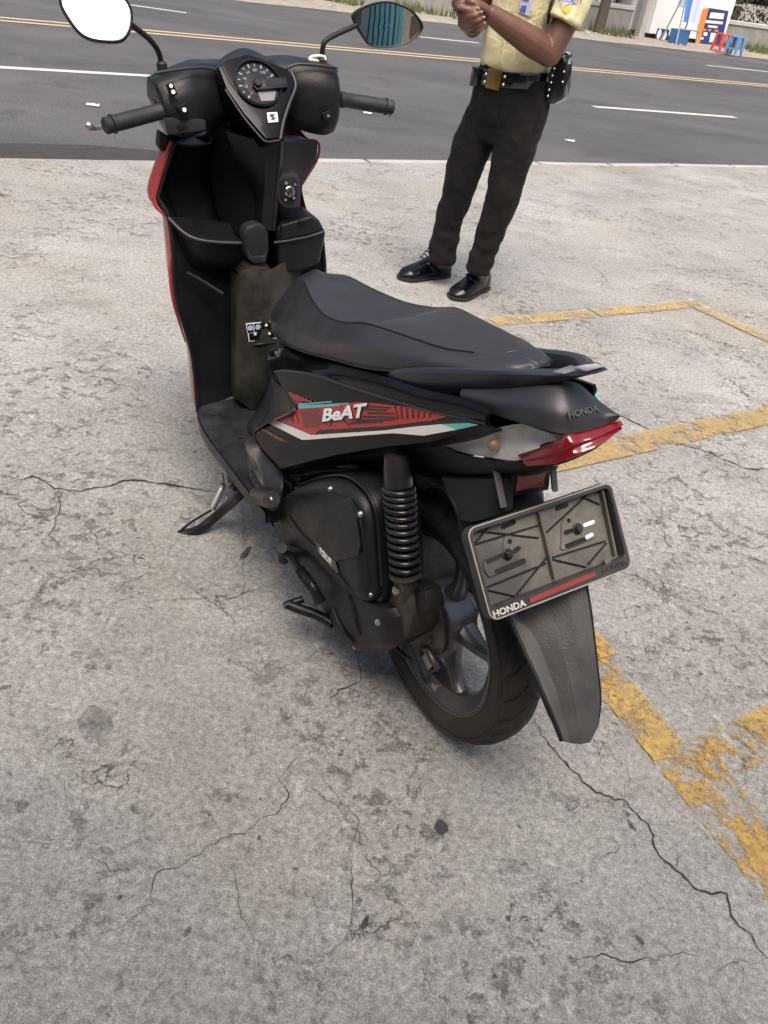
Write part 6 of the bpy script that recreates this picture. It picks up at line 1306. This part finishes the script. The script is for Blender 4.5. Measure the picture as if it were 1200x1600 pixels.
bm = bmesh.new(); box(bm, Vector((0, 0, .22))+N1*.1, (.5, .3, .36), ERX); finish('storage_box', bm, MAT['kiosk_blue'], es, 35, .02)
tag(es, 'metal folding stand hung with a blue and white banner beside the booth', 'display stand')
# plastic stools
def stool(pos, mat, label, rot):
    r = empty('plastic_stool', pos); r.rotation_euler = (0, 0, rot)
    r.scale = (.8, .8, .8); bm = bmesh.new(); box(bm, (0, 0, .56), (.36, .36, .06)); finish('seat', bm, MAT[mat], r, 35, .02)
    for sx in (-1, 1):
        for sy in (-1, 1):
            bm = bmesh.new(); a = Vector((sx*.15, sy*.15, .54)); b = Vector((sx*.21, sy*.21, 0))
            rings(bm, [[a+Vector((x*.045, y*.045, 0)) for x, y in ((-1, -1), (1, -1), (1, 1), (-1, 1))], [b+Vector((x*.03, y*.03, 0)) for x, y in ((-1, -1), (1, -1), (1, 1), (-1, 1))]])
            finish('leg', bm, MAT[mat], r, 35)
    for sx, sy, w, d in ((0, -.18, .34, .03), (0, .18, .34, .03), (-.18, 0, .03, .34), (.18, 0, .03, .34)):
        bm = bmesh.new(); box(bm, (sx, sy, .20), (w, d, .05)); finish('brace', bm, MAT[mat], r, 35)
    tag(r, label, 'stool')
stool(V((7.2587,27.4658,0)), 'stool_red', 'red plastic stool with four legs in front of the booth', .5)
stool(V((7.5917,27.27,0)), 'stool_blue', 'blue plastic stool with four legs next to the red one', .8)
# trees, hedge and scrub behind the wall
def leaves(bm, c, r, n, size, seed):
    rr = random.Random(seed)
    for _ in range(n):
        while True:
            p = Vector((rr.uniform(-1, 1), rr.uniform(-1, 1), rr.uniform(-1, 1)))
            if p.length < 1 and p.length > .25: break
        cl = 1+.35*noise.noise(p*2.2+Vector((seed, 0, 0))); p = Vector((p.x*r[0], p.y*r[1], p.z*r[2]))*cl+Vector(c)
        q = Matrix.Rotation(rr.uniform(0, 6.28), 3, 'Z') @ Matrix.Rotation(rr.uniform(-1.2, 1.2), 3, 'X')
        s = size*rr.uniform(.6, 1.4)
        v = [bm.verts.new(p+q @ Vector(k)) for k in ((-s*.4, 0, 0), (0, -s, 0), (s*.4, 0, 0), (0, s, 0))]; bm.faces.new(v)
def tree(a, o, h, r, seed, label, lean=.1):
    t = empty('tree', RW(a, o, 0)); bm = bmesh.new()
    tube(bm, [(0, 0, 0), (lean*.3, 0, h*.25), (lean, .05, h*.6), (lean*1.4, .1, h*.85)], [.16, .13, .10, .05], 10, 10); tk = finish('trunk', bm, MAT['bark'], t)
    for k in range(4):
        an = k*1.7+seed; bm = bmesh.new(); b0 = Vector((lean*.8, .04, h*(.5+.07*k))); tube(bm, [b0, b0+Vector((math.cos(an)*r*.35, math.sin(an)*r*.35, h*.12)), b0+Vector((math.cos(an)*r*.7, math.sin(an)*r*.7, h*.2))], [.06, .04, .015], 6); finish('limb', bm, MAT['bark'], t)
    bm = bmesh.new(); leaves(bm, (lean*1.4, .1, h*.95), (r, r, r*.75), 2600, .13, seed); finish('crown', bm, MAT['leaf'], t, smooth=False, recalc=False)
    tag(t, label, 'tree', 'trees behind the far wall')
tree(V((3.7494,27.0808,0.2749)).dot(E1), 19.9, 4.6, 1.6, 3, 'slim dark tree trunk standing just in front of the far wall')
tree(KA0-9, 23.5, 5.5, 2.2, 5, 'leafy tree growing behind the far wall away from the booth'); tree(KA1+5, 24, 5.5, 2.4, 8, 'leafy tree growing behind the wall beyond the stools')
pl_ = V((5.1693,28.5804,0.2722)).dot(E1)
bm = bmesh.new(); box(bm, (0, 0, 1.6), (.26, .24, 3.3), ERX); pp = finish('concrete_post', bm, MAT['wall_cap'], None, 35, .03, 1); pp.location = RW(pl_, 20.3, 0); tag(pp, 'tall square concrete post at the corner of the white booth', 'post')
bm = bmesh.new()
for k in range(46):
    a = KA0-16+k*.62; leaves(bm, RW(a, 21.7+.3*noise.noise((k*.5, 0, 0)), .85+.25*noise.noise((k, 3, 1))), (.6, .5, .8), 260, .07, k)
hd = finish('hedge', bm, MAT['leaf_dark'], None, smooth=False, recalc=False); tag(hd, 'mass of dark green scrub behind the far wall', 'scrub', kind='stuff')
# grass and weeds on the verge
bm = bmesh.new(); rg_ = random.Random(2)
for _ in range(16000):
    a, o = rg_.uniform(-18, 30), rg_.uniform(18.7, 20.5)
    if o < 19.2+.5*noise.noise((a*.7, 1, 0)) or (KA0-.4 < a < KA1+.3) or noise.noise((a*.9, o*.9, 4)) < -.12: continue
    p = RW(a, o, .0); h = rg_.uniform(.06, .22)*(.6+.5*(o-18.7)); w = rg_.uniform(.012, .03); an = rg_.uniform(0, 6.28); t = Vector((math.cos(an), math.sin(an), 0)); b = Vector((rg_.uniform(-.08, .08), rg_.uniform(-.08, .08), h))
    v = [bm.verts.new(p-t*w), bm.verts.new(p+t*w), bm.verts.new(p+b)]; bm.faces.new(v)
gr = finish('grass', bm, MAT['grass'], None, smooth=False, recalc=False); tag(gr, 'rough grass and weeds growing along the far verge', 'grass', kind='stuff')
bm = bmesh.new()
for _ in range(160):
    a, o = rg_.uniform(-10, 26), rg_.uniform(18.4, 20.3); s = rg_.uniform(.02, .07); box(bm, RW(a, o, .05), (s*1.5, s, s*.6), Matrix.Rotation(rg_.uniform(0, 3), 3, 'Z'))
gv = finish('rubble', bm, MAT['wall_cap'], None, 35, .008, 1); tag(gv, 'small pale stones and rubbish strewn over the far verge', 'rubble', kind='stuff')

# ------------------------------------------------------------------ behind the camera: unseen shop front with added overhang, and sliding gate
sb_ = empty('shop_building', (0, -5.2, 0))
def sbx(name, c, s, mat): 
    bm = bmesh.new(); box(bm, c, s); return finish(name, bm, MAT[mat], sb_, 35, .01, 1)
sbx('front_wall', (-4.2, -.2, 2.6), (14, .3, 5.2), 'building_wall'); sbx('shade_canopy', (-3.6, 2.0, 3.3), (12.4, 4.2, .18), 'building_wall')  # flat overhang is an unseen addition, sized to darken the near ground
for x_ in (-9, 2.3): sbx('column', (x_, 3.8, 1.6), (.25, .25, 3.2), 'building_wall')
tag(sb_, 'plain grey unseen shop building behind the photographer, its flat overhang added to shade the near ground', 'building')
# teal slatted gate, seen in the right-hand mirror
g0, g1 = Vector((3.62, -1.05, 0)), Vector((1.9, -5.0, 0)); gd = (g1-g0).normalized(); gt = empty('slatted_gate', g0)
GR = Matrix.Rotation(math.atan2(gd.y, gd.x), 3, 'Z'); L_ = (g1-g0).length; slat_me = None
for k in range(int(L_/.2)):
    bm = bmesh.new(); box(bm, (0, 0, 1.2), (.13, .03, 2.3), GR)
    o = finish('slat', bm, MAT['gate_teal'], gt, 35, .004, 1) if slat_me is None else link('slat', slat_me, None, gt)
    slat_me = o.data if slat_me is None else slat_me
    if k: bm.free() if bm.is_valid else None
    o.location = gd*(.1+k*.2)
bm = bmesh.new(); box(bm, gd*L_/2+Vector((gd.y, -gd.x, 0))*-.06+Vector((0, 0, 1.2)), (L_, .01, 2.3), GR); finish('backing_sheet', bm, MAT['kiosk_blue'], gt)
for z_ in (.12, 2.3):
    bm = bmesh.new(); box(bm, gd*L_/2+Vector((-gd.y, gd.x, 0))*-.035+Vector((0, 0, z_)), (L_, .04, .06), GR); finish('rail', bm, MAT['gate_teal'], gt, 35, .004, 1)
bm = bmesh.new(); box(bm, gd*-.06+Vector((0, 0, 1.25)), (.14, .14, 2.5), GR); finish('gate_post', bm, MAT['gate_teal'], gt, 35, .01, 1)
tag(gt, 'teal slatted metal gate reflected in the right handlebar mirror', 'gate')
hs = empty('tan_house', (9.5, -3.4, 0))
for name, c, s, m in (('wall', (0, 0, 1.4), (4.5, 4.5, 2.8), 'shop_plaster'), ('roof', (0, 0, 2.95), (5.4, 5.4, .22), 'roof_brown'), ('door', (-2.27, .6, 1.0), (.08, 1.0, 2.0), 'roof_brown'), ('window', (-2.27, -1.0, 1.5), (.08, 1.1, .9), 'void_black')):
    bm = bmesh.new(); box(bm, c, s, None); finish(name, bm, MAT[m], hs, 35, .01, 1)
tag(hs, 'small tan plastered house reflected beside the gate in the right handlebar mirror', 'house')
